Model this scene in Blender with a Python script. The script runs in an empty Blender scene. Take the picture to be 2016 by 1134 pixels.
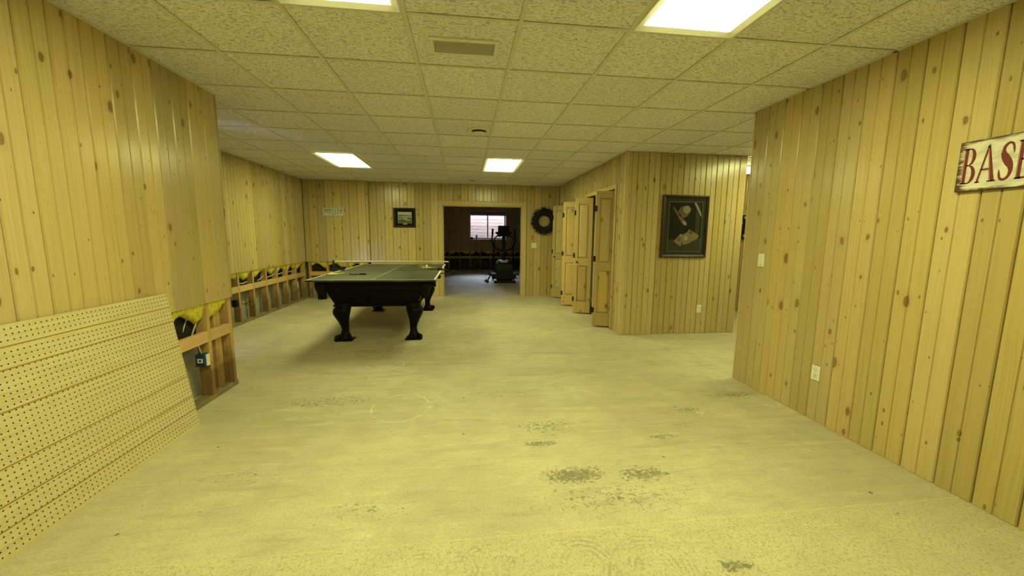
import bpy, math, random
from mathutils import Vector, Matrix
random.seed(7)
C = bpy.context.scene.collection
SC = bpy.context.scene
PI = math.pi

# ------------------------------------------------------------------ camera
def make_camera():
    f, yaw, pitch, roll = 762.4, math.radians(7.0895), math.radians(7.5684), math.radians(0.554)
    cy, sy, cp, sp = math.cos(yaw), math.sin(yaw), math.cos(pitch), math.sin(pitch)
    fw = Vector((sy*cp, cy*cp, -sp)); r = Vector((cy, -sy, 0)); u = r.cross(fw)
    cr, sr = math.cos(roll), math.sin(roll)
    r2 = r*cr + u*sr; u2 = u*cr - r*sr
    cam = bpy.data.cameras.new('camera'); cam.sensor_width = 36; cam.sensor_fit = 'HORIZONTAL'
    cam.lens = f*36/2016; cam.clip_start = 0.05; cam.clip_end = 200
    o = bpy.data.objects.new('camera', cam); C.objects.link(o)
    M = Matrix((r2, u2, -fw)).transposed().to_4x4(); M.translation = (0, 0, 1.3608)
    o.matrix_world = M
    SC.camera = o
make_camera()

# ------------------------------------------------------------------ exposure, world
SC.view_settings.view_transform = 'Standard'; SC.view_settings.look = 'None'
SC.view_settings.exposure = 0.0; SC.view_settings.gamma = 1.0; SC.view_settings.use_curve_mapping = False
SKY = (0.78, 0.90, 1.12); SKY_STRENGTH = 60.0
LAMP = (1.0, 1.0, 0.385); LAMP_STRENGTH = 24.5
w = bpy.data.worlds.new('world'); SC.world = w; w.use_nodes = True
w.node_tree.nodes['Background'].inputs[0].default_value = (*SKY, 1)
w.node_tree.nodes['Background'].inputs[1].default_value = SKY_STRENGTH
SC.cycles.max_bounces = 12; SC.cycles.diffuse_bounces = 6; SC.cycles.glossy_bounces = 4; SC.cycles.transparent_max_bounces = 12

H = 2.4957

# ------------------------------------------------------------------ material helpers
class NT:
    def __init__(s, name):
        s.m = bpy.data.materials.new(name); s.m.use_nodes = True
        s.t = s.m.node_tree; s.b = s.t.nodes['Principled BSDF']; s.out = s.t.nodes['Material Output']
    def n(s, typ, props=None, **ins):
        nd = s.t.nodes.new(typ)
        for k, v in (props or {}).items(): setattr(nd, k, v)
        for k, v in ins.items():
            key = int(k[1:]) if k[0] == '_' and k[1:].isdigit() else k.replace('_', ' ')
            s.set(nd.inputs[key], v)
        return nd
    def set(s, inp, v):
        if isinstance(v, bpy.types.NodeSocket): s.t.links.new(v, inp)
        elif isinstance(v, (tuple, list)) and len(v) == 3 and inp.type == 'RGBA': inp.default_value = (*v, 1)
        else: inp.default_value = v
    def math(s, op, a, b=0.0, c=0.0, clamp=False):
        return s.n('ShaderNodeMath', {'operation': op, 'use_clamp': clamp}, _0=a, _1=b, _2=c).outputs[0]
    def vmath(s, op, a, b=(0, 0, 0)):
        nd = s.n('ShaderNodeVectorMath', {'operation': op}, _0=a, _1=b)
        return nd.outputs['Value'] if op in ('LENGTH', 'DISTANCE', 'DOT_PRODUCT') else nd.outputs[0]
    def step(s, x, lo, hi):
        return s.n('ShaderNodeMapRange', {'interpolation_type': 'SMOOTHSTEP'}, _0=x, _1=lo, _2=hi, _3=0.0, _4=1.0).outputs[0]
    def mix(s, f, a, b):
        nd = s.n('ShaderNodeMix', {'data_type': 'RGBA'})
        s.set(nd.inputs[0], f); s.set(nd.inputs[6], a); s.set(nd.inputs[7], b); return nd.outputs[2]
    def noise(s, vec, scale, detail=2.0, rough=0.5, dist=0.0):
        return s.n('ShaderNodeTexNoise', None, Vector=vec, Scale=scale, Detail=detail, Roughness=rough, Distortion=dist).outputs[0]
    def coords(s): return s.n('ShaderNodeTexCoord').outputs['Object']
    def rnd(s): return s.n('ShaderNodeObjectInfo').outputs['Random']
    def sep(s, v):
        nd = s.n('ShaderNodeSeparateXYZ', None, _0=v); return nd.outputs[0], nd.outputs[1], nd.outputs[2]
    def comb(s, x, y, z): return s.n('ShaderNodeCombineXYZ', None, _0=x, _1=y, _2=z).outputs[0]
    def bump(s, h, strength=0.3, dist=0.01):
        nd = s.n('ShaderNodeBump', None, Strength=strength, Distance=dist, Height=h)
        s.t.links.new(nd.outputs[0], s.b.inputs['Normal'])
    def bsdf(s, color=None, rough=None, metal=None, spec=None):
        if color is not None: s.set(s.b.inputs['Base Color'], color)
        if rough is not None: s.set(s.b.inputs['Roughness'], rough)
        if metal is not None: s.set(s.b.inputs['Metallic'], metal)
        if spec is not None: s.set(s.b.inputs['Specular IOR Level'], spec)
        return s.m

def plain(name, col, rough=0.5, metal=0.0, spec=0.5, var=0.12, scale=30.0):
    t = NT(name)
    c = t.coords(); nz = t.noise(c, scale, 3)
    col2 = tuple(x*(1-var*2) for x in col)
    return t.bsdf(t.mix(nz, col, col2), rough, metal, spec)

def pine(name, base=(0.54, 0.435, 0.215), dark=(0.48, 0.37, 0.165), rough=0.17, knots=1.0, var=1.0):
    """knotty pine: plank runs along local z, faces local -y"""
    t = NT(name); c = t.coords(); r = t.rnd()
    x, y, z = t.sep(c)
    off = t.math('MULTIPLY', r, 173.0)
    zo = t.math('ADD', z, off)
    xo = t.math('ADD', x, off)
    warp = t.noise(t.comb(t.math('MULTIPLY', xo, 3.0), 0.0, t.math('MULTIPLY', zo, 0.8)), 1.0, 2)
    grain = t.noise(t.comb(t.math('ADD', t.math('MULTIPLY', xo, 95.0), t.math('MULTIPLY', warp, 9.0)), 0.0, t.math('MULTIPLY', zo, 1.3)), 1.0, 3)
    broad = t.noise(t.comb(t.math('MULTIPLY', xo, 9.0), 3.0, t.math('MULTIPLY', zo, 0.7)), 1.0, 2)
    col = t.mix(t.step(grain, 0.35, 0.75), base, dark)
    col = t.mix(t.math('MULTIPLY', t.step(broad, 0.35, 0.8), 0.45*var), col, (base[0]*1.05, base[1]*0.97, base[2]*0.85))
    hue = t.n('ShaderNodeHueSaturation', None, Hue=t.math('ADD', 0.495, t.math('MULTIPLY', t.math('FRACT', t.math('MULTIPLY', r, 7.31)), 0.012)),
              Saturation=t.math('ADD', 0.90, t.math('MULTIPLY', t.math('FRACT', t.math('MULTIPLY', r, 3.7)), 0.18)),
              Value=t.math('ADD', 0.85, t.math('MULTIPLY', t.math('FRACT', t.math('MULTIPLY', r, 5.13)), 0.26*var)), Color=col).outputs[0]
    # knots
    kv = t.comb(t.math('MULTIPLY', xo, 7.0), t.math('MULTIPLY', zo, 3.6), 0.0)
    kw = t.vmath('ADD', kv, t.vmath('SCALE', t.n('ShaderNodeTexNoise', None, Vector=kv, Scale=5.0).outputs['Color'], (0, 0, 0)))
    vo = t.n('ShaderNodeTexVoronoi', {'voronoi_dimensions': '2D', 'feature': 'F1'}, Vector=kv, Scale=1.0, Randomness=0.95)
    kd = t.math('ADD', vo.outputs['Distance'], t.math('MULTIPLY', t.math('SUBTRACT', t.noise(kv, 6.0, 3), 0.5), 0.085))
    kc = t.sep(vo.outputs['Color'])
    kr = t.math('MULTIPLY', t.math('POWER', kc[0], 3.0), 0.125*knots)
    d = t.math('DIVIDE', kd, t.math('ADD', kr, 0.0008))
    core = t.step(d, 1.05, 0.72)
    ring = t.math('MULTIPLY', t.step(d, 1.35, 0.95), 0.75)
    halo = t.math('MULTIPLY', t.step(d, 3.2, 1.0), 0.22)
    hue = t.mix(halo, hue, (dark[0]*.75, dark[1]*.65, dark[2]*.6))
    hue = t.mix(ring, hue, (0.20, 0.105, 0.03))
    ktone = t.mix(kc[1], (0.27, 0.165, 0.055), (0.33, 0.21, 0.085))
    hue = t.mix(core, hue, t.mix(t.math('MULTIPLY', t.step(t.math('SINE', t.math('MULTIPLY', d, 16.0)), -.2, .8), .45), ktone, (0.20, 0.115, 0.04)))
    kv2 = t.comb(t.math('MULTIPLY', xo, 13.0), t.math('MULTIPLY', zo, 6.0), 0.0)
    v2 = t.n('ShaderNodeTexVoronoi', {'voronoi_dimensions': '2D', 'feature': 'F1'}, Vector=kv2, Scale=1.0, Randomness=1.0)
    k2 = t.math('ADD', v2.outputs['Distance'], t.math('MULTIPLY', t.math('SUBTRACT', t.noise(kv2, 6.0, 2), 0.5), 0.05))
    r2 = t.math('MULTIPLY', t.math('POWER', t.sep(v2.outputs['Color'])[1], 7.0), .10*knots)
    hue = t.mix(t.math('MULTIPLY', t.step(t.math('DIVIDE', k2, t.math('ADD', r2, .0008)), 1.15, .7), .8), hue, (0.20, 0.115, 0.035))
    t.bump(t.math('ADD', grain, t.math('MULTIPLY', broad, 4.0)), 0.05, 0.004)
    return t.bsdf(hue, t.math('ADD', rough, t.math('MULTIPLY', broad, 0.12)), spec=0.5)

M = {}
M['pine'] = pine('pine_panelling', knots=1.0)
M['pine_door'] = pine('pine_door', (0.58, 0.45, 0.20), (0.51, 0.37, 0.15), 0.38, 0.9)
M['pine_trim'] = pine('pine_trim', (0.58, 0.46, 0.22), (0.52, 0.39, 0.17), 0.34, 0.35)
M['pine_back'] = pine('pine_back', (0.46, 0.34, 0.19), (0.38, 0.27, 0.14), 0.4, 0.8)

def stud_mat():
    t = NT('framing_lumber'); c = t.coords(); r = t.rnd(); x, y, z = t.sep(c)
    o = t.math('MULTIPLY', r, 91.0)
    g = t.noise(t.comb(t.math('MULTIPLY', t.math('ADD', x, o), 60.0), t.math('MULTIPLY', y, 60.0), t.math('MULTIPLY', t.math('ADD', z, o), 2.0)), 1.0, 3)
    col = t.mix(t.step(g, .35, .7), (0.56, 0.38, 0.17), (0.44, 0.27, 0.11))
    # flood stain creeping up from the plate
    lvl = t.math('ADD', 0.10, t.math('MULTIPLY', t.noise(c, 7.0, 3), 0.42))
    st = t.step(t.math('SUBTRACT', lvl, z), -0.03, 0.10)
    col = t.mix(t.math('MULTIPLY', st, 0.7), col, (0.11, 0.06, 0.025))
    return t.bsdf(col, 0.8, spec=.2)
M['stud'] = stud_mat()
M['plate'] = plain('dusty_plate_lumber', (0.34, 0.27, 0.16), .9, spec=.1, var=.3, scale=14.0)
M['bay_shade'] = plain('bay_shade_sheet', (0.035, 0.034, 0.026), .8, spec=.15, var=.3, scale=9.0)  # near-black colour that paints the shade inside the stud bays
M['blocking'] = pine('blocking_lumber', (0.62, 0.43, 0.21), (0.52, 0.33, 0.15), 0.75, 0.7)

def concrete(name, a, b, sc=6.0):
    t = NT(name); c = t.coords()
    n1 = t.noise(c, sc, 5, .65); n2 = t.noise(c, 45, 3)
    col = t.mix(t.step(n1, .3, .7), a, b)
    col = t.mix(t.math('MULTIPLY', t.step(n2, .55, .75), .3), col, tuple(v*.6 for v in b))
    t.bump(n2, .2, .004)
    return t.bsdf(col, .9, spec=.2)
M['concrete'] = concrete('foundation_concrete', (0.36, 0.36, 0.30), (0.26, 0.26, 0.21))
M['concrete_dark'] = concrete('shaded_block', (0.075, 0.075, 0.07), (0.05, 0.05, 0.045))  # same concrete darkened, back room shade put into the colour
M['drywall_dark'] = concrete('cavity_grey', (0.30, 0.29, 0.24), (0.22, 0.21, 0.18))

def floor_mat():
    t = NT('bare_concrete_floor'); c = t.coords(); x, y, z = t.sep(c)
    n1 = t.noise(c, 0.9, 4, .6); n2 = t.noise(c, 5.0, 5, .65); n3 = t.noise(c, 38.0, 4, .7)
    col = t.mix(t.step(n1, .34, .64), (0.59, 0.545, 0.40), (0.47, 0.42, 0.315))
    n4 = t.noise(c, 130.0, 3, .7)
    col = t.mix(t.math('MULTIPLY', t.step(n4, .52, .68), .5), col, (0.36, 0.315, 0.225))
    col = t.mix(t.math('MULTIPLY', t.step(n4, .46, .32), .45), col, (0.68, 0.64, 0.47))
    col = t.mix(t.math('MULTIPLY', t.step(n2, .42, .70), .5), col, (0.41, 0.365, 0.27))
    # streaky trowel scuffs, elongated across the room
    sv = t.comb(t.math('MULTIPLY', x, .9), t.math('MULTIPLY', y, 6.0), 0.0)
    s1 = t.noise(sv, 3.0, 5, .7, .6)
    col = t.mix(t.math('MULTIPLY', t.step(s1, .50, .68), .5), col, (0.38, 0.335, 0.255))
    col = t.mix(t.math('MULTIPLY', t.step(s1, .46, .32), .4), col, (0.66, 0.62, 0.46))
    s2 = t.noise(t.comb(t.math('MULTIPLY', x, .55), t.math('MULTIPLY', y, 2.2), 4.0), 1.6, 4, .65, .8)
    col = t.mix(t.math('MULTIPLY', t.step(s2, .54, .68), .45), col, (0.36, 0.325, 0.245))
    # old adhesive: worm-like ridges, strongest near the camera side seam
    wv = t.n('ShaderNodeTexNoise', None, Vector=c, Scale=85.0, Detail=3.5, Roughness=.62, Distortion=1.0).outputs[0]
    near = t.step(t.math('ADD', y, t.math('MULTIPLY', t.math('SUBTRACT', n2, .5), .06)), 1.65, 1.56)
    mid = t.step(t.math('ADD', y, t.math('MULTIPLY', t.math('SUBTRACT', n1, .5), 1.6)), 3.4, 1.6)
    amt = t.math('ADD', t.math('MULTIPLY', near, .30), t.math('ADD', t.math('MULTIPLY', mid, .24), .12))
    col = t.mix(t.math('MULTIPLY', near, .40), col, (0.61, 0.56, 0.37))
    col = t.mix(t.math('MULTIPLY', t.step(wv, .50, .60), amt), col, (0.33, 0.295, 0.19))
    # fans of notched-trowel arcs
    arcs = None
    for (ax, ay, rx, r0, r1) in ((.10, 1.45, 1., .04, .15), (-.03, 1.43, 1., .03, .12), (.25, 1.40, 1., .05, .21), (-.20, 1.46, 1., .03, .13), (.50, 1.41, 1., .04, .17), (.78, 1.36, 1., .04, .2)):
        dx = t.math('SUBTRACT', x, ax); dy = t.math('SUBTRACT', y, ay)
        d = t.math('SQRT', t.math('ADD', t.math('MULTIPLY', dx, dx), t.math('MULTIPLY', dy, dy)))
        dd = t.math('ADD', d, t.math('MULTIPLY', t.math('SUBTRACT', n2, .5), .06))
        rip = t.step(t.math('SINE', t.math('MULTIPLY', dd, 2*PI/0.024)), -.1, .7)
        win = t.math('MULTIPLY', t.step(d, r1, r1*.75), t.step(d, r0, r0*1.6))
        win = t.math('MULTIPLY', t.math('MULTIPLY', win, t.step(n3, .30, .46)), t.step(n2, .36, .52))
        a = t.math('MULTIPLY', rip, win)
        arcs = a if arcs is None else t.math('MAXIMUM', arcs, a)
    arcs = t.math('MULTIPLY', arcs, t.step(t.noise(c, 7.0, 2), .44, .58))
    col = t.mix(t.math('MULTIPLY', arcs, .62), col, (0.31, 0.275, 0.18))
    # grey worn-through patches (place, radius x, radius y, strength)
    patches = ((.62, 2.01, .22, .10, .85), (1.03, 1.985, .19, .085, .75), (.57, 2.60, .30, .13, .55), (.50, 2.37, .16, .05, .7), (1.36, 2.37, .15, .05, .6),
               (1.60, 2.53, .16, .05, .35), (2.40, 2.98, .30, .10, .55), (1.12, 1.33, .10, .04, .7), (-1.14, 3.2, .5, .16, .5), (-.9, 4.6, 1.0, .16, .45),
               (.75, 1.80, .55, .16, .40), (.3, 3.25, .8, .08, .35), (1.75, 2.75, .2, .08, .5), (-.5, 1.85, .3, .1, .35), (.9, 4.4, .6, .12, .3), (-1.3, 2.2, .4, .1, .3))
    pm = None; pn = t.n('ShaderNodeTexNoise', None, Vector=t.comb(x, t.math('MULTIPLY', y, 1.5), 0.), Scale=34.0, Detail=4.0, Roughness=.7, Distortion=1.0).outputs[0]
    for (ax, ay, rx, ry, s) in patches:
        dx = t.math('DIVIDE', t.math('SUBTRACT', x, ax), rx); dy = t.math('DIVIDE', t.math('SUBTRACT', y, ay), ry)
        d = t.math('SQRT', t.math('ADD', t.math('MULTIPLY', dx, dx), t.math('MULTIPLY', dy, dy)))
        g = t.math('MULTIPLY', t.step(d, 1.5, .1), s)
        pm = g if pm is None else t.math('MAXIMUM', pm, g)
    thr = t.math('SUBTRACT', t.math('ADD', pn, t.math('MULTIPLY', pm, .36)), .0)
    col = t.mix(t.math('MULTIPLY', t.step(thr, .64, .78), .80), col, (0.155, 0.145, 0.10))
    # saw-cut seams
    for (sy, k, ww) in ((1.600, .30, .006), (2.178, .40, .005), (3.62, .30, .006)):
        ys = t.math('ABSOLUTE', t.math('SUBTRACT', t.math('ADD', y, t.math('MULTIPLY', t.math('SUBTRACT', n2, .5), .012)), sy))
        col = t.mix(t.math('MULTIPLY', t.math('MULTIPLY', t.step(ys, ww, ww*.3), k), t.step(n2, .35, .5)), col, (0.70, 0.64, 0.38))
    # chalk rings and white scuffs
    for (ax, ay, rr, asp, k) in ((-.83, 4.10, .19, 1.25, .8), (-.51, 3.03, .225, .9, .6)):
        dx = t.math('SUBTRACT', x, ax); dy = t.math('MULTIPLY', t.math('SUBTRACT', y, ay), asp)
        d = t.math('SQRT', t.math('ADD', t.math('MULTIPLY', dx, dx), t.math('MULTIPLY', dy, dy)))
        d = t.math('ABSOLUTE', t.math('SUBTRACT', t.math('ADD', d, t.math('MULTIPLY', t.math('SUBTRACT', n2, .5), .05)), rr))
        col = t.mix(t.math('MULTIPLY', t.math('MULTIPLY', t.step(d, .012, .003), k), t.math('MULTIPLY', t.step(n3, .38, .56), t.step(n2, .40, .54))), col, (0.78, 0.76, 0.58))
    for (ax, ay, rx, ry, k) in ((1.838, 2.694, .035, .022, 1.), (-.47, 1.665, .05, .03, .5), (.95, 1.70, .16, .028, .3), (.80, 1.87, .10, .035, .3), (-.72, 2.98, .05, .02, .6), (-.285, 3.01, .03, .02, .7)):
        dx = t.math('DIVIDE', t.math('SUBTRACT', x, ax), rx); dy = t.math('DIVIDE', t.math('SUBTRACT', y, ay), ry)
        d = t.math('SQRT', t.math('ADD', t.math('MULTIPLY', dx, dx), t.math('MULTIPLY', dy, dy)))
        col = t.mix(t.math('MULTIPLY', t.math('MULTIPLY', t.step(d, 1.3, .5), k), t.step(n3, .42, .60)), col, (0.72, 0.71, 0.60))
    # small dark flecks and brown drip stains
    fl = t.n('ShaderNodeTexVoronoi', {'voronoi_dimensions': '2D'}, Vector=c, Scale=3.2)
    fr = t.math('MULTIPLY', t.math('POWER', t.sep(fl.outputs['Color'])[0], 6.0), .035)
    col = t.mix(t.math('MULTIPLY', t.step(t.math('SUBTRACT', fl.outputs['Distance'], fr), .004, -.002), .8), col, (0.14, 0.12, 0.06))
    t.bump(t.math('ADD', t.math('MULTIPLY', n3, .6), t.math('MULTIPLY', wv, t.math('MULTIPLY', amt, 1.2))), .35, .004)
    return t.bsdf(col, t.math('ADD', .52, t.math('MULTIPLY', n2, .2)), spec=.5)
M['floor'] = floor_mat()

def ceiling_mat():
    t = NT('fissured_ceiling_tile'); c = t.coords(); r = t.rnd()
    off = t.vmath('ADD', c, t.comb(t.math('MULTIPLY', r, 37.), t.math('MULTIPLY', r, 91.), 0.))
    x, y, z = t.sep(off)
    v = t.comb(t.math('MULTIPLY', x, .42), y, 0.)
    f1 = t.noise(v, 105.0, 3, .6, 1.2); f2 = t.noise(off, 240.0, 2)
    m = t.step(f1, .51, .62)
    col = t.mix(t.math('MULTIPLY', m, .75), (0.88, 0.86, 0.92), (0.33, 0.30, 0.26))
    col = t.mix(t.math('MULTIPLY', t.step(f2, .62, .72), .3), col, (0.45, 0.43, 0.34))
    hv = t.n('ShaderNodeHueSaturation', None, Value=t.math('ADD', .96, t.math('MULTIPLY', r, .08)), Color=col).outputs[0]
    t.bump(t.math('SUBTRACT', 1.0, m), .5, .004)
    return t.bsdf(hv, .95, spec=.1)
M['tile'] = ceiling_mat()
M['grid'] = plain('grid_paint', (0.72, 0.70, 0.60), .5, var=.04)
M['lamp_frame'] = plain('lamp_frame_paint', (0.78, 0.77, 0.72), .45, var=.03)
M['vent_grey'] = plain('vent_grey_paint', (0.50, 0.49, 0.46), .6, var=.04)
M['cream'] = plain('cream_plastic', (0.80, 0.77, 0.66), .4, var=.03)
M['white'] = plain('white_plastic', (0.82, 0.82, 0.78), .4, var=.03)
M['black_hole'] = plain('dark_socket', (0.03, 0.03, 0.03), .6)
def emis(name, col, s):
    t = NT(name); c = t.coords()
    e = t.n('ShaderNodeEmission', None, Color=col, Strength=s)
    t.t.links.new(e.outputs[0], t.out.inputs[0]); return t.m
M['lamp'] = emis('lamp_diffuser', LAMP, LAMP_STRENGTH)
M['globe'] = emis('hall_lamp_globe', (.97, 1.0, .42), 80.0)

def peg_mat():
    t = NT('pegboard_hardboard'); c = t.coords(); x, y, z = t.sep(c)
    g = t.noise(t.comb(t.math('MULTIPLY', x, 70.), t.math('MULTIPLY', y, 2.2), t.math('MULTIPLY', z, 70.)), 1., 4, .6, .3)
    col = t.mix(t.step(g, .38, .68), (0.64, 0.575, 0.36), (0.55, 0.47, 0.26))
    return t.bsdf(col, .45, spec=.4)
M['peg'] = peg_mat()
M['peg_hole'] = plain('pegboard_hole_edge_and_shade', (0.17, 0.11, 0.04), .8)
M['peg_groove'] = plain('pegboard_groove', (0.36, 0.24, 0.06), .7)

def insulation_mat():
    t = NT('fibreglass_batt'); c = t.coords()
    n = t.noise(c, 30, 5, .7, .5); n2 = t.noise(c, 8, 3)
    col = t.mix(t.step(n, .35, .7), (0.86, 0.80, 0.12), (0.62, 0.52, 0.06))
    col = t.mix(t.math('MULTIPLY', t.step(n2, .55, .75), .4), col, (0.85, 0.80, 0.40))
    t.bump(n, .8, .02)
    return t.bsdf(col, 1.0, spec=.05)
M['insul'] = insulation_mat()
M['table_black'] = plain('espresso_wood', (0.0045, 0.0038, 0.0034), .45, spec=.12)
M['leather'] = plain('black_leather', (0.005, 0.0045, 0.004), .6, spec=.15)

def top_mat():
    t = NT('table_tennis_top'); c = t.coords(); x, y, z = t.sep(c)
    n = t.noise(t.comb(t.math('MULTIPLY', x, 1.6), t.math('MULTIPLY', y, 2.6), 0.), 2.2, 5, .65, .8)
    col = t.mix(t.step(n, .38, .66), (0.026, 0.033, 0.026), (0.075, 0.083, 0.060))
    return t.bsdf(col, t.math('ADD', .36, t.math('MULTIPLY', n, .25)), spec=.45)
M['tt_top'] = top_mat()
M['line'] = plain('white_line_paint', (0.80, 0.80, 0.76), .5, var=.05)
M['net_tape'] = plain('white_net_tape', (0.82, 0.80, 0.70), .7, var=.05)
M['net'] = plain('black_net_cord', (0.02, 0.022, 0.02), .8)
M['black_metal'] = plain('black_metal', (0.008, 0.008, 0.009), .4, spec=.3)
M['black_plastic'] = plain('black_plastic', (0.007, 0.007, 0.008), .5, spec=.3)
M['lime'] = plain('lime_rubber', (0.55, 0.66, 0.08), .6)
M['yellow'] = plain('yellow_rubber', (0.70, 0.64, 0.14), .6)
M['wood_handle'] = plain('paddle_wood', (0.55, 0.38, 0.16), .5)
M['black_rubber'] = plain('black_rubber', (0.02, 0.022, 0.02), .6)
M['ball'] = plain('ball_white', (0.88, 0.85, 0.74), .4, var=.02)
M['silver'] = plain('grey_shroud', (0.62, 0.63, 0.66), .25, metal=.3)
M['blue_box'] = plain('blue_plastic', (0.015, 0.05, 0.16), .45)
M['wire_white'] = plain('white_cable', (0.74, 0.72, 0.60), .5)
M['wire_black'] = plain('black_cable', (0.02, 0.02, 0.02), .6)
M['black_frame'] = plain('black_frame', (0.012, 0.010, 0.010), .35)
M['mat_black'] = plain('black_mat_board', (0.0096, 0.0128, 0.0120), .8, spec=.12)
M['mahogany'] = plain('dark_red_frame', (0.045, 0.016, 0.012), .35)
M['green_mat'] = plain('green_mat_board', (0.0341, 0.0409, 0.0236), .8, spec=.12)
M['art_dark'] = plain('print_dark', (0.0161, 0.0161, 0.0099), .7, spec=.12)
M['art_mid'] = plain('print_olive', (0.0465, 0.0465, 0.0310), .7, spec=.12)
M['art_line'] = plain('print_line', (0.2108, 0.1984, 0.1364), .7, spec=.12)
M['art_glove'] = plain('print_sepia', (0.1612, 0.1240, 0.0744), .7, spec=.12, var=.3, scale=40)
M['art_ball'] = plain('print_ball', (0.2728, 0.2418, 0.1488), .7, spec=.12, var=.15)
M['art_bat'] = plain('print_bat', (0.3100, 0.2852, 0.2232), .7, spec=.12)
M['art_red'] = plain('print_red', (0.1612, 0.0930, 0.0620), .7, spec=.12)
M['art_card'] = plain('print_card', (0.2728, 0.2232, 0.1116), .7, spec=.12, var=.3, scale=60)
M['art_sky'] = plain('print_sky', (0.50, 0.52, 0.48), .7)
M['art_green'] = plain('print_green', (0.10, 0.13, 0.05), .7, var=.3)
M['art_sand'] = plain('print_sand', (0.48, 0.47, 0.36), .7)
M['art_lake'] = plain('print_lake', (0.30, 0.34, 0.32), .7)
M['wreath'] = plain('dried_twig', (0.012, 0.012, 0.014), .9)
M['hinge'] = plain('dark_bronze', (0.02, 0.016, 0.012), .4, metal=.6)
M['sign_red'] = plain('barn_red_paint', (0.17, 0.014, 0.016), .6, var=.15)
M['sign_pink'] = plain('faded_pink_paint', (0.62, 0.36, 0.26), .6)
M['ink'] = plain('sign_ink', (0.02, 0.02, 0.018), .7)
def sign_mat(name, cream, brown, w2, h2):
    """local y,z centred on the board: cream paint worn to brown at the edges"""
    t = NT(name); c = t.coords(); x, y, z = t.sep(c)
    ey = t.math('SUBTRACT', w2, t.math('ABSOLUTE', y)); ez = t.math('SUBTRACT', h2, t.math('ABSOLUTE', z))
    e = t.math('MINIMUM', ey, t.math('MULTIPLY', ez, 2.2))
    n = t.noise(t.comb(x, t.math('MULTIPLY', y, 9.), t.math('MULTIPLY', z, 60.)), 1., 4, .65)
    n2 = t.noise(t.comb(x, t.math('MULTIPLY', y, 12.), t.math('MULTIPLY', z, 26.)), 1., 4, .6)
    k = t.step(t.math('SUBTRACT', t.math('MULTIPLY', t.math('SUBTRACT', n, .28), .13), e), -.012, .022)
    col = t.mix(t.step(n2, .35, .7), cream, tuple(v*.72 for v in cream))
    return t.bsdf(t.mix(k, col, brown), .7, spec=.2)
M['sign'] = sign_mat('distressed_sign_paint', (0.70, 0.67, 0.60), (0.10, 0.05, 0.03), .30, .127)
M['sign2'] = plain('small_sign_paint', (0.66, 0.68, 0.62), .7, var=.12)
M['well_wood'] = pine('window_well_timber', (0.088, 0.058, 0.044), (0.055, 0.033, 0.025), .85, .8)
M['valance'] = plain('maroon_valance', (0.16, 0.06, 0.05), .8)
M['vinyl'] = plain('window_vinyl', (0.72, 0.72, 0.72), .4, var=.03)
M['gravel'] = plain('pale_gravel', (0.5, 0.5, 0.5), .9, var=.2, scale=50)
M['bottle_blue'] = plain('pale_blue_plastic', (0.35, 0.46, 0.52), .3)
def glass_mat():
    t = NT('window_glass'); c = t.coords()
    tr = t.n('ShaderNodeBsdfTransparent', None, Color=(0.96, 0.97, 0.97)); gl = t.n('ShaderNodeBsdfGlossy', None, Roughness=.02)
    fr = t.n('ShaderNodeFresnel', None, IOR=1.45)
    mx = t.n('ShaderNodeMixShader', None, _0=fr.outputs[0], _1=tr.outputs[0], _2=gl.outputs[0])
    t.t.links.new(mx.outputs[0], t.out.inputs[0]); return t.m
M['glass'] = glass_mat()

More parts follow.
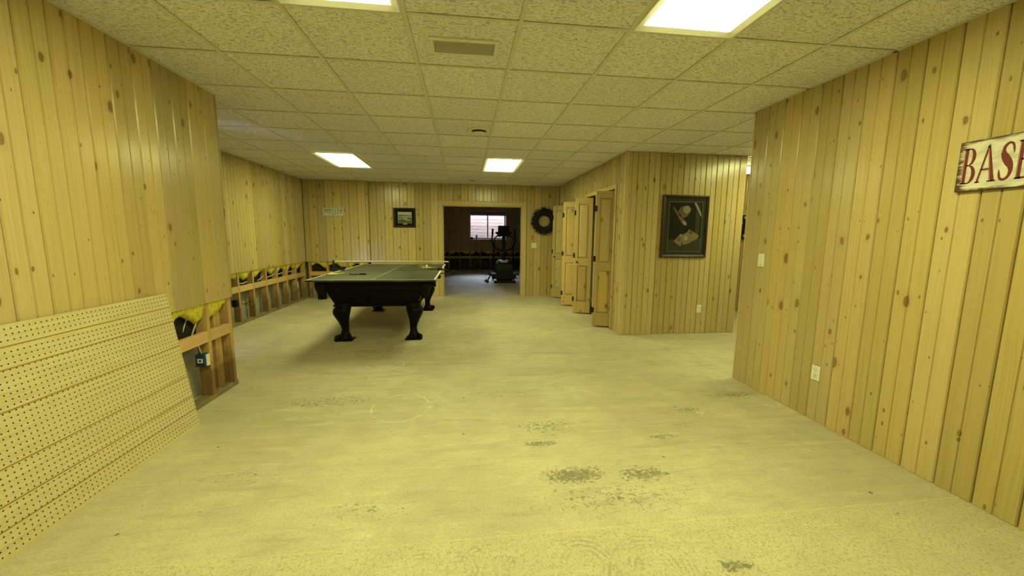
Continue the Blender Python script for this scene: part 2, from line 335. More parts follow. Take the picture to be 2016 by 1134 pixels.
# ------------------------------------------------------------------ object helpers
def wloc(o):
    v = Vector((0, 0, 0))
    while o is not None: v = v + o.location; o = o.parent
    return v
class MB:
    def __init__(s): s.v = []; s.f = []; s.sm = []
    def add(s, vs, fs, smooth=False):
        b = len(s.v); s.v += [Vector(p) for p in vs]; s.f += [tuple(i+b for i in f) for f in fs]; s.sm += [smooth]*len(fs); return s
    def box(s, x0, x1, y0, y1, z0, z1, bev=0.0):
        if bev <= 0:
            return s.add([(x, y, z) for z in (z0, z1) for y in (y0, y1) for x in (x0, x1)],
                         [(0, 2, 3, 1), (4, 5, 7, 6), (0, 1, 5, 4), (2, 6, 7, 3), (0, 4, 6, 2), (1, 3, 7, 5)])
        b = min(bev, (x1-x0)*.45, (y1-y0)*.45, (z1-z0)*.45)
        def ring(z, i): return [(x0+i+b, y0+i, z), (x1-i-b, y0+i, z), (x1-i, y0+i+b, z), (x1-i, y1-i-b, z), (x1-i-b, y1-i, z), (x0+i+b, y1-i, z), (x0+i, y1-i-b, z), (x0+i, y0+i+b, z)]
        return s.loft([ring(z0, b*.9), ring(z0+b, 0), ring(z1-b, 0), ring(z1, b*.9)])
    def loft(s, rings, caps=True, smooth=False, closed=True):
        n = len(rings[0]); vs = [p for r in rings for p in r]; fs = []
        for k in range(len(rings)-1):
            for i in range(n if closed else n-1):
                j = (i+1) % n; fs.append((k*n+i, k*n+j, (k+1)*n+j, (k+1)*n+i))
        b = len(s.v); s.add(vs, fs, smooth)
        if caps: s.add([], []); s.f += [tuple(b+i for i in range(n))[::-1], tuple(b+(len(rings)-1)*n+i for i in range(n))]; s.sm += [False, False]
        return s
    def tube(s, pts, r, n=8, smooth=True):
        pts = [Vector(p) for p in pts]; rs = r if isinstance(r, (list, tuple)) else [r]*len(pts); rings = []
        up = None
        for i, p in enumerate(pts):
            d = (pts[min(i+1, len(pts)-1)]-pts[max(i-1, 0)]).normalized()
            if up is None: up = Vector((0, 0, 1)) if abs(d.z) < .9 else Vector((1, 0, 0))
            a = d.cross(up).normalized(); b = a.cross(d).normalized(); up = b
            rings.append([p+(a*math.cos(2*PI*k/n)+b*math.sin(2*PI*k/n))*rs[i] for k in range(n)])
        return s.loft(rings, True, smooth)
    def lathe(s, cx, cy, prof, n=24, axis='z', smooth=True):
        rings = []
        for (r, h) in prof:
            rings.append([{'z': (cx+r*math.cos(2*PI*k/n), cy+r*math.sin(2*PI*k/n), h)}[axis] for k in range(n)])
        return s.loft(rings, True, smooth)
    def poly(s, pts, depth_vec):
        """flat polygon extruded by depth_vec"""
        d = Vector(depth_vec); n = len(pts); P = [Vector(p) for p in pts]
        return s.loft([P, [p+d for p in P]])
    def build(s, name, mat, parent=None, **props):
        me = bpy.data.meshes.new(name); off = wloc(parent) if parent else (s.org if hasattr(s, 'org') else Vector((0, 0, 0)))
        me.from_pydata([v-off for v in s.v], [], s.f); me.materials.append(mat); me.validate()
        me.polygons.foreach_set('use_smooth', (s.sm+[False]*len(me.polygons))[:len(me.polygons)])
        import bmesh
        bm = bmesh.new(); bm.from_mesh(me); bmesh.ops.recalc_face_normals(bm, faces=bm.faces); bm.to_mesh(me); bm.free()
        o = bpy.data.objects.new(name, me); C.objects.link(o)
        if parent: o.parent = parent
        else: o.location = off
        for k, v in props.items(): o[k] = v
        return o
    def at(s, x, y, z): s.org = Vector((x, y, z)); return s
def tag(o, label=None, cat=None, group=None, kind=None):
    for k, v in (('label', label), ('category', cat), ('group', group), ('kind', kind)):
        if v: o[k] = v
    return o
def thing(name, loc, label, cat, group=None, kind=None):
    o = bpy.data.objects.new(name, None); o.empty_display_size = .1; C.objects.link(o); o.location = loc
    return tag(o, label, cat, group, kind)
def copy_tree(o, parent=None):
    c = o.copy(); C.objects.link(c)
    if parent: c.parent = parent
    for ch in list(o.children): copy_tree(ch, c)
    return c
def struct(mb, name, mat, label, cat): return tag(mb.build(name, mat), label, cat, kind='structure')

# ------------------------------------------------------------------ planks
_pm = {}
def plank_mesh(wd, h, mat, center=True):
    key = (round(wd, 3), round(h, 3), mat.name, center)
    if key in _pm: return _pm[key]
    b, t, gd = .0080, .020, .0125
    p = [(.0018, t), (.0018, gd), (.0030, .006), (b, 0)]
    if center and wd > .12:
        m = wd*.5; p += [(m-.0050, 0), (m-.0016, .0065), (m+.0016, .0065), (m+.0050, 0)]
    p += [(wd-b, 0), (wd-.0030, .006), (wd-.0018, gd), (wd-.0018, t)]
    if wd < 2.5*b: p = [(0, t), (0, 0), (wd, 0), (wd, t)]
    n = len(p); vs = [(x, y, 0) for x, y in p]+[(x, y, h) for x, y in p]
    fs = [(i, (i+1) % n, n+(i+1) % n, n+i) for i in range(n)]+[tuple(range(n))[::-1], tuple(range(n, 2*n))]
    me = bpy.data.meshes.new('plank'); me.from_pydata(vs, [], fs); me.materials.append(mat); me.update()
    _pm[key] = me; return me
def panel_run(parent, start, ang, length, z0, z1, mat=None, holes=(), offset=0.0, center=True):
    """planks from start (x, y) along direction ang; the face looks to local -y"""
    mat = mat or M['pine']; ca, sa = math.cos(ang), math.sin(ang)
    s = -offset
    while s < length-1e-4:
        wd = random.choice((.158, .165, .165, .172))
        a, b = max(s, 0), min(s+wd, length); s += wd
        if b-a < .004: continue
        cuts = [(a, b, z0)]
        for (h0, h1, hz) in holes:
            nc = []
            for (p, q, zz) in cuts:
                if q <= h0 or p >= h1: nc.append((p, q, zz)); continue
                if p < h0: nc.append((p, h0, zz))
                nc.append((max(p, h0), min(q, h1), hz))
                if q > h1: nc.append((h1, q, zz))
            cuts = nc
        for (p, q, zz) in cuts:
            if q-p < .004 or z1-zz < .02: continue
            o = bpy.data.objects.new('plank', plank_mesh(q-p, z1-zz, mat, center)); C.objects.link(o); o.parent = parent
            o.location = (start[0]+p*ca, start[1]+p*sa, zz); o.rotation_euler = (0, 0, ang)
def bar(name, x0, x1, y0, y1, z0, z1, mat, parent, bev=.002, **props):
    """a box object with its own origin, long side kept along local z for the wood grain"""
    L = (x1-x0, y1-y0, z1-z0); mb = MB()
    mb.box(-L[0]/2, L[0]/2, -L[1]/2, L[1]/2, 0, L[2], bev)
    o = mb.build(name, mat); o.parent = parent; o.location = Vector(((x0+x1)/2, (y0+y1)/2, z0))-wloc(parent)
    for k, v in props.items(): o[k] = v
    return o
def hbar(name, p, q, hgt, dep, mat, parent, bev=.002):
    """horizontal timber from p to q (xyz of the lower near edge centre line); local z runs along its length"""
    p, q = Vector(p), Vector(q); d = q-p; L = d.length
    mb = MB().box(-hgt/2, hgt/2, -dep/2, dep/2, 0, L, bev)
    o = mb.build(name, mat); o.parent = parent
    zx = d.normalized(); xx = Vector((0, 0, 1)); yy = zx.cross(xx)
    R3 = Matrix((xx, yy, zx)).transposed().to_4x4()
    o.rotation_euler = R3.to_euler(); o.location = p+Vector((0, 0, hgt/2))-wloc(parent)
    return o

# ================================================================== THE ROOM SHELL
XL, XF, XR = -2.04, -3.33, 2.62          # near-left, far-left, right panel faces
YF, YC = 8.78, 8.70                      # far wall face, chase face
YE = 3.67                                # end of near-left wall
BX, BY, BR = 2.165, 5.11, 3.912          # closet block corner and its right end
WB = 15.4                                # back room's far wall
fl = MB().box(-3.9, 5.4, -4.8, 15.7, -.12, 0)
fl = struct(fl, 'floor', M['floor'], 'bare concrete floor with old yellow adhesive and grey worn patches', 'floor')

# -------- ceiling: slab, T-bars and lay-in tiles
ce = struct(MB().box(-3.9, 5.4, -4.8, 15.71, H+.02, H+.12), 'ceiling', M['tile'], 'suspended ceiling of square fissured tiles over the whole basement', 'ceiling')
G = .6096; GX, GY = -.2989, 2.2196
xs = [GX+G*k for k in range(-5, 10)]; ys = [GY+G*k for k in range(-3, 11)]
X0, X1, Y0, Y1 = -3.36, 5.1, ys[0], 8.79
bxs = [X0]+[v for v in xs if X0+.02 < v < X1-.02]+[X1]; bys = [v for v in ys if v < Y1-.02]+[Y1]
LAMPS = [(GX-3*G, GY+6*G), (GX+1*G, GY+6*G), (GX+2*G, GY-2*G), (GX-1*G, GY-2*G), (GX+7*G, GY+2*G)]
def in_lamp(x, y): return any(lx-.01 < x < lx+G+.01 and ly-.01 < y < ly+2*G+.01 for lx, ly in LAMPS)
def in_block(x0, x1, y0, y1):
    if x0 > BX+.05 and x1 < BR-.05 and y0 > BY+.05: return True
    return x1 < XL+.02 and y1 < YE-.02
_tm = {}
tile0 = None
for i in range(len(bxs)-1):
    for j in range(len(bys)-1):
        x0, x1, y0, y1 = bxs[i], bxs[i+1], bys[j], bys[j+1]
        if in_lamp((x0+x1)/2, (y0+y1)/2) or in_block(x0, x1, y0, y1): continue
        key = (round(x1-x0, 3), round(y1-y0, 3))
        if key not in _tm:
            a, b = (x1-x0)/2-.0140, (y1-y0)/2-.0140
            mb = MB().box(-a, a, -b, b, 0, .014)
            me = bpy.data.meshes.new('ceiling_tile'); me.from_pydata([tuple(v) for v in mb.v], [], mb.f); me.materials.append(M['tile']); me.update(); _tm[key] = me
        o = bpy.data.objects.new('ceiling_tile', _tm[key]); C.objects.link(o); o.parent = ce; o.location = ((x0+x1)/2, (y0+y1)/2, H+.005)
def tbar(x0, x1, y0, y1):
    mb = MB().box(x0, x1, y0, y1, H, H+.004); mb.build('grid_bar', M['grid'], ce)
tw = .012
for x in bxs[1:-1]:
    ya = YE if x < XL else Y0
    tbar(x-tw, x+tw, ya, BY if BX < x < BR else Y1)
for y in bys[1:-1]:
    xa = X0 if y > YE else XL
    cuts = [v for v in bxs if v > xa+.02]; p = xa
    for q in cuts:
        if not in_block(p, q, y-.2, y+.2) and not (in_lamp((p+q)/2, y-.05) and in_lamp((p+q)/2, y+.05)):
            tbar(p+tw, q-tw, y-tw, y+tw)
        p = q
tbar(XL, XL+.022, Y0, YE); tbar(XR-.022, XR, Y0, 3.37); tbar(XF, BX, YF-.02, YF)

# -------- near-left wall
STUD_T, STUD_D = .038, .089
wl = struct(MB().box(XL-.30, XL-.20, -4.6, YE-.16, 0, H+.02), 'wall_left', M['concrete'], 'left foundation wall with knotty pine planking cut away above the floor', 'wall')
panel_run(wl, (XL, -1.0), PI/2, YE+1.0, .81, H, offset=.08)
panel_run(wl, (XL-1.29, YE), 0, 0, 0, 0)
def framing(parent, axis, face, s0, s1, studs, sgn, zb=.49, low=.0, top=.95, wire=True):
    """studs, blocking, plate and batts behind a panel face. axis 'y': wall runs along y, room on the +x side"""
    f0 = face-.020*sgn; f1 = f0-STUD_D*sgn; lo, hi = min(f0, f1), max(f0, f1)
    def bx(name, a, b, z0, z1, mat, l=lo, h=hi, horiz=False):
        if axis == 'y':
            if horiz: return hbar(name, ((l+h)/2, a, z0), ((l+h)/2, b, z0), z1-z0, h-l, mat, parent)
            return bar(name, l, h, a, b, z0, z1, mat, parent)
        if horiz: return hbar(name, (a, (l+h)/2, z0), (b, (l+h)/2, z0), z1-z0, h-l, mat, parent)
        return bar(name, a, b, l, h, z0, z1, mat, parent)
    bx('bottom_plate', s0, s1, 0, .038, M['plate'], horiz=True)
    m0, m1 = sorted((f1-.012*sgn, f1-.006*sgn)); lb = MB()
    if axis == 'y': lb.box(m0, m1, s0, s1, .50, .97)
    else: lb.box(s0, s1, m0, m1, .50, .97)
    lb.build('bay_shade_sheet', M['bay_shade'], parent)  # added sheet, stands for the shade above the blocking
    for k, s in enumerate(studs): bx('stud', s-.019, s+.019, .038, top, M['stud'])
    edge = [s0]+list(studs)+[s1]
    for a, b in zip(edge[:-1], edge[1:]):
        a2, b2 = a+.0195, b-.0195
        if b2-a2 < .06: continue
        bl = hi-.038 if sgn > 0 else lo
        bx('blocking', a2, b2, zb, zb+.089, M['blocking'], bl, bl+.038, horiz=True)
        batt(parent, axis, (lo, hi), a2+.005, b2-.005, sgn)
def batt(parent, axis, dep, a, b, sgn):
    n, m = max(4, int((b-a)/.03)), 7; lo, hi = dep
    front = hi if sgn > 0 else lo; mid = (lo+hi)/2; rings = []
    ph = random.random()*9
    for i in range(n+1):
        s = a+(b-a)*i/n; drop = .10+.045*math.sin(s*17+ph)+random.uniform(-.014, .014)
        ring = []
        for k in range(m):
            th = PI*k/(m-1); zz = .93-(.93-.81)*min(1, 0)-0
            z = .80-drop*math.sin(th)*1.0+random.uniform(-.006, .006)
            d = front+(-.002-.05*(1-math.cos(th)) if sgn > 0 else .002+.05*(1-math.cos(th)))
            d += random.uniform(-.004, .004)
            ring.append((d, s, z) if axis == 'y' else (s, d, z))
        d0 = front+(-.10*sgn); ring += [((d0, s, .95) if axis == 'y' else (s, d0, .95)), ((front-.004*sgn, s, .95) if axis == 'y' else (s, front-.004*sgn, .95))]
        rings.append(ring)
    MB().loft(rings, True, True).build('insulation_batt', M['insul'], parent)
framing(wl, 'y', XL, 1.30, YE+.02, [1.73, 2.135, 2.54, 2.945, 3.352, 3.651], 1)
# extra cripple seen behind the corner stud
bar('stud', XL-.109, XL-.071, 3.50, 3.585, .038, .95, M['stud'], wl)
struct(MB().box(XF-.02, XL-.125, YE-.13, YE-.03, 0, H+.02), 'wall_left_return', M['drywall_dark'], 'short return at the end of the left wall, hidden from the front', 'wall')

# -------- far-left wall
wf = struct(MB().box(XF-.30, XF-.16, YE-.13, YF+.4, 0, H+.02), 'wall_far_left', M['concrete'], 'recessed left wall beyond the table, pine planks over exposed studs', 'wall')
panel_run(wf, (XF, YE), PI/2, YC-YE, .79, H, offset=.03)
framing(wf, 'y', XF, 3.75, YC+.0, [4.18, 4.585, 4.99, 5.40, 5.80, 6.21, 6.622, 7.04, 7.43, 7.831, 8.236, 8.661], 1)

# -------- far wall with the wide doorway
DX0, DX1, DZ = -.463, 1.305, 2.03
far = MB().box(-2.02, DX0-.02, YF+.02, YF+.12, 0, H+.02); far.box(DX1+.02, BX+.6, YF+.02, YF+.12, 0, H+.02); far.box(DX0-.02, DX1+.02, YF+.02, YF+.12, DZ+.02, H+.02)
far.box(XF-.2, -2.02, YF+.10, YF+.2, 0, H+.02)
far = struct(far, 'wall_far', M['concrete'], 'far pine wall with the wide cased doorway in it', 'wall')
panel_run(far, (-2.02, YF), 0, BX-(-2.02), 0, H, holes=((DX0-.02+2.02, DX1+.02+2.02, DZ+.02),))
panel_run(far, (XF, YC), 0, -2.02-XF, .79, H, offset=.05)
panel_run(far, (-2.02, YC), PI/2, YF-YC, .79, H)
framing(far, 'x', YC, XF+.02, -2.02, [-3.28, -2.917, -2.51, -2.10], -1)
# casing
cas = thing('trim_doorway', (DX0, YF, 0), 'pale pine casing around the wide far doorway', 'door casing', kind='structure')
cw = .095
bar('casing_board', DX0-cw, DX0, YF-.02, YF-.001, 0, DZ+cw, M['pine_trim'], cas, .004)
bar('casing_board', DX1, DX1+cw, YF-.02, YF-.001, 0, DZ+cw, M['pine_trim'], cas, .004)
hbar('casing_board', (DX0+.0005, YF-.0105, DZ), (DX1-.0005, YF-.0105, DZ), cw, .019, M['pine_trim'], cas, .004)
bar('jamb', DX0, DX0+.018, YF+.0, YF+.125, 0, DZ, M['pine_trim'], cas, .002)
bar('jamb', DX1-.018, DX1, YF+.0, YF+.125, 0, DZ, M['pine_trim'], cas, .002)
hbar('jamb', (DX0+.019, YF+.0625, DZ-.018), (DX1-.019, YF+.0625, DZ-.018), .018, .125, M['pine_trim'], cas, .002)

# -------- right wall
wr = struct(MB().box(XR+.02, XR+.13, -4.6, 3.36, 0, H+.02), 'wall_right', M['concrete'], 'long right wall of wide knotty pine planks carrying the red lettered sign', 'wall')
panel_run(wr, (XR, 3.368), -PI/2, 4.4, 0.002, H)
panel_run(wr, (XR, 3.368), 0, .13, 0.002, H) if False else None
bar('end_board', XR+.0, XR+.13, 3.3685, 3.385, .002, H, M['pine_trim'], wr)

# -------- closet block
OA, OB = (5.47, 6.83), (7.30, 8.60)
OZ = 2.055
blk = MB().box(BX+.02, BR-.02, BY+.02, BY+.12, 0, H+.02)
blk.box(BR-.12, BR-.02, BY+.12, YF+.02, 0, H+.02)
for a, b in ((BY+.12, OA[0]), (OA[1], OB[0]), (OB[1], YF+.02)): blk.box(BX+.02, BX+.12, a, b, 0, H+.02)
for a, b in (OA, OB): blk.box(BX+.02, BX+.12, a, b, OZ, H+.02)
blk.box(BX+.75, BX+.80, BY+.12, YF+.02, 0, H+.02)
blk = struct(blk, 'wall_closet', M['drywall_dark'], 'pine planked closet block with bifold doors on its left and a picture on its front', 'wall')
panel_run(blk, (BX, BY), 0, BR-BX, .004, H)
panel_run(blk, (BX, YF), -PI/2, YF-BY, .004, H, holes=((YF-OB[1], YF-OB[0], OZ), (YF-OA[1], YF-OA[0], OZ)))
panel_run(blk, (BR, BY), PI/2, 3.6, .004, H)
tr = MB()
tr.loft([[(BX-.012, BY+.03, z), (BX-.012, BY-.004, z), (BX-.008, BY-.010, z), (BX-.002, BY-.013, z), (BX+.03, BY-.013, z), (BX+.03, BY, z), (BX, BY, z), (BX, BY+.03, z)] for z in (.003, H-.002)])
struct(tr, 'trim_corner', M['pine_trim'], 'rounded pine corner moulding on the closet block edge', 'corner trim')
for n, (a, b) in enumerate((OA, OB)):
    fr = thing('trim_closet', (BX, a, 0), ('pine casing of the nearer closet opening', 'pine casing of the farther closet opening')[n], 'door casing', kind='structure')
    bar('casing_board', BX-.014, BX-.0005, a-.065, a-.001, .003, OZ+.06, M['pine_trim'], fr, .003)
    bar('casing_board', BX-.014, BX-.0005, b+.001, b+.065, .003, OZ+.06, M['pine_trim'], fr, .003)
    hbar('casing_board', (BX-.0075, a, OZ), (BX-.0075, b, OZ), .06, .013, M['pine_trim'], fr, .003)
    bar('jamb', BX, BX+.12, a, a+.016, .003, OZ, M['pine_trim'], fr); bar('jamb', BX, BX+.12, b-.016, b, .003, OZ, M['pine_trim'], fr)
    hbar('track', (BX+.06, a+.02, OZ-.02), (BX+.06, b-.02, OZ-.02), .02, .025, M['hinge'], fr)

# -------- remaining shell
struct(MB().box(-3.8, 5.3, -4.8, -4.6, 0, H+.02), 'wall_rear', M['pine_back'], 'wall behind the camera', 'wall')
wh = struct(MB().box(5.12, 5.3, -4.6, YF+.1, 0, H+.02), 'wall_hall', M['drywall_dark'], 'far wall of the side passage, a bright sliver past the right wall', 'wall')
panel_run(wh, (5.1, 8.6), -PI/2, 3.6, .004, H)
struct(MB().box(BX+.6, 5.3, YF+.02, YF+.14, 0, H+.02), 'wall_hall_end', M['drywall_dark'], 'end wall of the side passage behind the closet block', 'wall')

# -------- back room
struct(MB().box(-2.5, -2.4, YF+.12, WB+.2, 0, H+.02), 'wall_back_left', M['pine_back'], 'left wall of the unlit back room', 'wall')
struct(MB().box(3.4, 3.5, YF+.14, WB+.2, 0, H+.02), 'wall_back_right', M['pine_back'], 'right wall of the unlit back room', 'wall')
WX0, WX1, WZ0, WZ1 = .205, 1.665, 1.245, 2.33
bw = MB(); yb = WB+.20
bw.box(-2.5, WX0, yb, yb+.1, 0, H+.02); bw.box(WX1, 3.5, yb, yb+.1, 0, H+.02); bw.box(WX0, WX1, yb, yb+.1, 0, WZ0); bw.box(WX0, WX1, yb, yb+.1, WZ1, H+.02)
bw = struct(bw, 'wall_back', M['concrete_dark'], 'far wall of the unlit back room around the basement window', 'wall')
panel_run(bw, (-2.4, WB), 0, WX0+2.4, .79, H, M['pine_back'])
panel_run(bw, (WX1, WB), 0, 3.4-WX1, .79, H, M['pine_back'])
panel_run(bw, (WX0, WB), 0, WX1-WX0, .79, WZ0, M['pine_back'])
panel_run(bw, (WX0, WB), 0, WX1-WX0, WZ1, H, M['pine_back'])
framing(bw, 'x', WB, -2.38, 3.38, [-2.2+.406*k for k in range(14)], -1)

# window
win = thing('window_1', (WX0, WB, WZ0), 'bright sliding basement window in the back room with a timber well outside', 'window', kind='structure')
for a, b, c, d in ((WX0-.11, WX0, WZ0-.0, WZ1), (WX1, WX1+.11, WZ0-.0, WZ1)): bar('casing_board', a, b, WB-.02, WB-.001, c, d, M['pine_back'], win)
hbar('casing_board', (WX0-.11, WB-.0105, WZ1), (WX1+.11, WB-.0105, WZ1), .09, .019, M['pine_back'], win)
hbar('sill', (WX0-.12, WB+.05, WZ0-.03), (WX1+.12, WB+.05, WZ0-.03), .03, .20, M['pine_back'], win)
hbar('apron', (WX0-.11, WB-.0105, WZ0-.13), (WX1+.11, WB-.0105, WZ0-.13), .10, .019, M['pine_back'], win)
for a, b in ((WX0, WX0+.015), (WX1-.015, WX1)): bar('jamb', a, b, WB, WB+.3, WZ0, WZ1, M['vinyl'], win)
hbar('jamb', (WX0+.016, WB+.15, WZ1-.015), (WX1-.016, WB+.15, WZ1-.015), .015, .30, M['vinyl'], win)
def sash(a, b, y):
    s = thing('sash', (0, 0, 0), None, None); s.parent = win; s.location = (0, 0, 0)
    z0, z1 = WZ0+.01, WZ1-.02; fw = .045
    mb = MB().box(a, a+fw, y, y+.035, z0, z1); mb.box(b-fw, b, y, y+.035, z0, z1); mb.box(a+fw, b-fw, y, y+.035, z0, z0+fw); mb.box(a+fw, b-fw, y, y+.035, z1-fw, z1)
    mb.build('sash_frame', M['vinyl'], s)
    MB().box(a+fw, b-fw, y+.015, y+.019, z0+fw, z1-fw).build('pane', M['glass'], s)
xm = .935
sash(WX0+.016, xm+.03, WB+.215); sash(xm-.03, WX1-.016, WB+.255)
val = MB()
for k in range(5): val.box(WX0+.02, WX1-.02, WB+.02-.004*(k % 2), WB+.07, WZ1-.02-.030*(k+1)+.003, WZ1-.02-.030*k)
val.at(.93, WB+.05, WZ1-.1)
tag(val.build('rolled_blind', M['valance']), 'maroon blind drawn up at the top of the back room window', 'blind')

# window well outside
well = struct(MB().box(-.6, 2.5, 16.75, 16.85, .9, 2.45), 'wall_window_well', M['well_wood'], 'sunlit stacked timber wall of the window well outside', 'window well')
for side in (0, 1):
    for k in range(16):
        pass
for k in range(11):
    z = .96+.137*k
    hbar('timber', (-.55, 16.70, z), (.93+random.uniform(-.5, .5), 16.70, z), .13, .10, M['well_wood'], well, .006) if False else None
    hbar('timber', (-.55, 16.70, z), (2.45, 16.70, z), .13, .10+.012*random.random(), M['well_wood'], well, .006)
struct(MB().box(-.7, -.6, 15.72, 16.85, .9, 2.50), 'wall_window_well_left', M['well_wood'], 'left timber side of the window well', 'window well')
struct(MB().box(2.5, 2.6, 15.72, 16.85, .9, 2.50), 'wall_window_well_right', M['well_wood'], 'right timber side of the window well', 'window well')
struct(MB().box(-.7, 2.6, 15.72, 16.85, .98, 1.20), 'floor_window_well', M['gravel'], 'pale gravel at the foot of the window well', 'window well')

# ================================================================== CEILING FITTINGS
LL = ['bright ceiling light panel above the far left corner of the table', 'bright ceiling light panel in front of the far doorway',
      'largest bright ceiling light panel, toward the right wall', 'bright ceiling light panel cut by the top of the picture, left of the vent',
      'ceiling light panel over the side passage, out of sight behind the right wall']  # last panel is unseen, added to light the closet block
lamp0 = None
for (lx, ly), lab in zip(LAMPS, LL):
    if lamp0 is None:
        lamp0 = thing('ceiling_light', (lx, ly, H), lab, 'ceiling light', 'recessed ceiling light panels')
        a, b = lx+.012, lx+G-.012; c, d = ly+.012, ly+2*G-.012
        mb = MB(); fw = .043
        # sloping metal door frame around the diffuser
        o_ = [(a, c), (b, c), (b, d), (a, d)]; i_ = [(a+fw, c+fw), (b-fw, c+fw), (b-fw, d-fw), (a+fw, d-fw)]
        mb.loft([[(x, y, H+.004) for x, y in o_], [(x, y, H-.004) for x, y in o_], [(x+(.006 if x < lx+.3 else -.006), y+(.006 if y < ly+.6 else -.006), H-.006) for x, y in o_], [(x, y, H+.006) for x, y in i_], [(x, y, H+.010) for x, y in i_]], caps=False)
        mb.build('lamp_frame', M['lamp_frame'], lamp0)
        MB().box(a+fw, b-fw, c+fw, d-fw, H+.007, H+.012).build('diffuser', M['lamp'], lamp0)
        MB().box(a, b, c, d, H+.013, H+.018).build('housing', M['lamp_frame'], lamp0)
    else:
        o = copy_tree(lamp0); o.location = (lx, ly, H); o['label'] = lab

def vent():
    x0, x1, y0, y1 = -.195, .215, 2.435, 2.632
    v = thing('ceiling_vent', (.01, 2.53, H), 'white rectangular return air grille in a ceiling tile near the camera', 'ceiling vent')
    mb = MB(); fw = .024; z = H-.004
    o_ = [(x0, y0), (x1, y0), (x1, y1), (x0, y1)]; i_ = [(x0+fw, y0+fw), (x1-fw, y0+fw), (x1-fw, y1-fw), (x0+fw, y1-fw)]
    mb.loft([[(x, y, H+.005) for x, y in o_], [(x, y, z) for x, y in o_], [(x, y, z-.005) for x, y in i_], [(x, y, H+.005) for x, y in i_]], caps=False)
    mb.build('vent_frame', M['cream'], v)
    n = 13
    g = MB()
    for k in range(n):
        yy = y0+fw+(y1-y0-2*fw)*(k+.5)/n
        g.loft([[(x, yy-.0050, H-.0025), (x, yy-.0046, H-.0050), (x, yy+.0010, H-.0040), (x, yy+.0030, H-.0025)] for x in (x0+fw, x1-fw)])
    g.build('grille', M['vent_grey'], v, kind='stuff')
    MB().box(x0+fw, x1-fw, y0+fw, y1-fw, H-.0026, H-.0018).build('backing', M['vent_grey'], v)
vent()
def diffuser(x, y, lab):
    d = thing('ceiling_diffuser', (x, y, H), lab, 'ceiling vent', 'round ceiling air diffusers')
    MB().lathe(x, y, [(.085, H+.004), (.125, H+.004), (.125, H-.003), (.112, H-.010), (.092, H-.012), (.080, H-.004), (.078, H+.004)], 32).build('flange', M['cream'], d)
    MB().lathe(x, y, [(.079, H+.003), (.079, H-.001), (.001, H-.001)], 32).build('throat', M['black_hole'], d)
    MB().lathe(x, y, [(.001, H-.018), (.050, H-.018), (.066, H-.024), (.062, H-.028), (.001, H-.030)], 32).build('centre_disc', M['cream'], d)
diffuser(.17, 4.396, 'round white ceiling air diffuser with a dark throat, nearer one')
diffuser(.17, 8.20, 'round white ceiling air diffuser close to the far wall')
hl = thing('hall_light', (4.49, 5.81, H), 'small glowing dome light on the side passage ceiling', 'ceiling light')
MB().lathe(4.49, 5.81, [(.001, H+.004), (.10, H+.004), (.10, H-.02), (.09, H-.025)], 20).build('base', M['white'], hl)
MB().lathe(4.49, 5.81, [(.085, H-.025), (.092, H-.05), (.080, H-.08), (.045, H-.105), (.004, H-.112)], 20).build('globe', M['globe'], hl)

# ================================================================== BIFOLD DOORS
def bifold(name, pivot, hinge, track, label, front_first):
    """two leaves folded against each other; each leaf: stiles/rails frame with two raised panels, hinges, knob"""
    d = thing(name, (pivot[0], pivot[1], 0), label, 'bifold door', 'folded bifold closet doors', kind=None)
    z0, z1, th = .022, 2.035, .032
    for which, (p, q) in enumerate(((pivot, hinge), (hinge, track))):
        p, q = Vector((*p, 0)), Vector((*q, 0)); L = (q-p).length; ang = math.atan2(q.y-p.y, q.x-p.x)
        leaf = bpy.data.objects.new('door_leaf', None); leaf.empty_display_size = .05; C.objects.link(leaf); leaf.parent = d
        # stiles and rails
        h = z1-z0; st = .062; rails = ((0, .20), (.84, .97), (h-.105, h))
        fb = MB()
        fb.box(0, st, -th/2, th/2, 0, h, .002); fb.box(L-st, L, -th/2, th/2, 0, h, .002)
        for a, b in rails: fb.box(st, L-st, -th/2, th/2, a, b)
        R4 = Matrix.Translation((p.x-d.location.x, p.y-d.location.y, z0)) @ Matrix.Rotation(ang, 4, 'Z')
        def put(mb, nm, mat):
            o = mb.build(nm, mat); o.parent = leaf; o.matrix_basis = R4; return o
        put(fb, 'stile_and_rail_frame', M['pine_door'])
        for a, b in ((.20, .84), (.97, h-.105)):
            pb = MB(); g = .034
            for sg in (-1, 1):
                y_out, y_in = sg*.004, sg*(th/2-.003)
                pb.loft([[(st, y_out, a), (L-st, y_out, a), (L-st, y_out, b), (st, y_out, b)],
                         [(st+.010, y_out, a+.010), (L-st-.010, y_out, a+.010), (L-st-.010, y_out, b-.010), (st+.010, y_out, b-.010)],
                         [(st+g, y_in, a+g), (L-st-g, y_in, a+g), (L-st-g, y_in, b-g), (st+g, y_in, b-g)]], caps=True)
            put(pb, 'raised_panel', M['pine_door'])
        if which == (0 if front_first else 1):
            sgn = -1
            kx = L*.82 if front_first else L*.18
            kb = MB().tube([(kx, 0, .905), (kx, sgn*.024, .905)], .007, 8)
            kb.tube([(kx, sgn*.020, .905), (kx, sgn*.026, .905), (kx, sgn*.036, .905), (kx, sgn*.041, .905)], [.009, .017, .017, .008], 12)
            put(kb, 'knob', M['hinge'])
        if which == 0:
            for hz in (.24, 1.02, 1.76):
                hb = MB().box(L-.022, L+.010, -th/2-.004, th/2+.004, hz-.04, hz+.04, .002)
                hb.tube([(L+.006, .012, hz-.045), (L+.006, .012, hz+.045)], .007, 8)
                put(hb, 'hinge', M['hinge'])
    return d
XP = 2.215
bifold('bifold_door', (XP, 5.535), (1.945, 5.645), (XP, 5.755), 'nearest folded pine bifold door, beside the closet block corner', True)
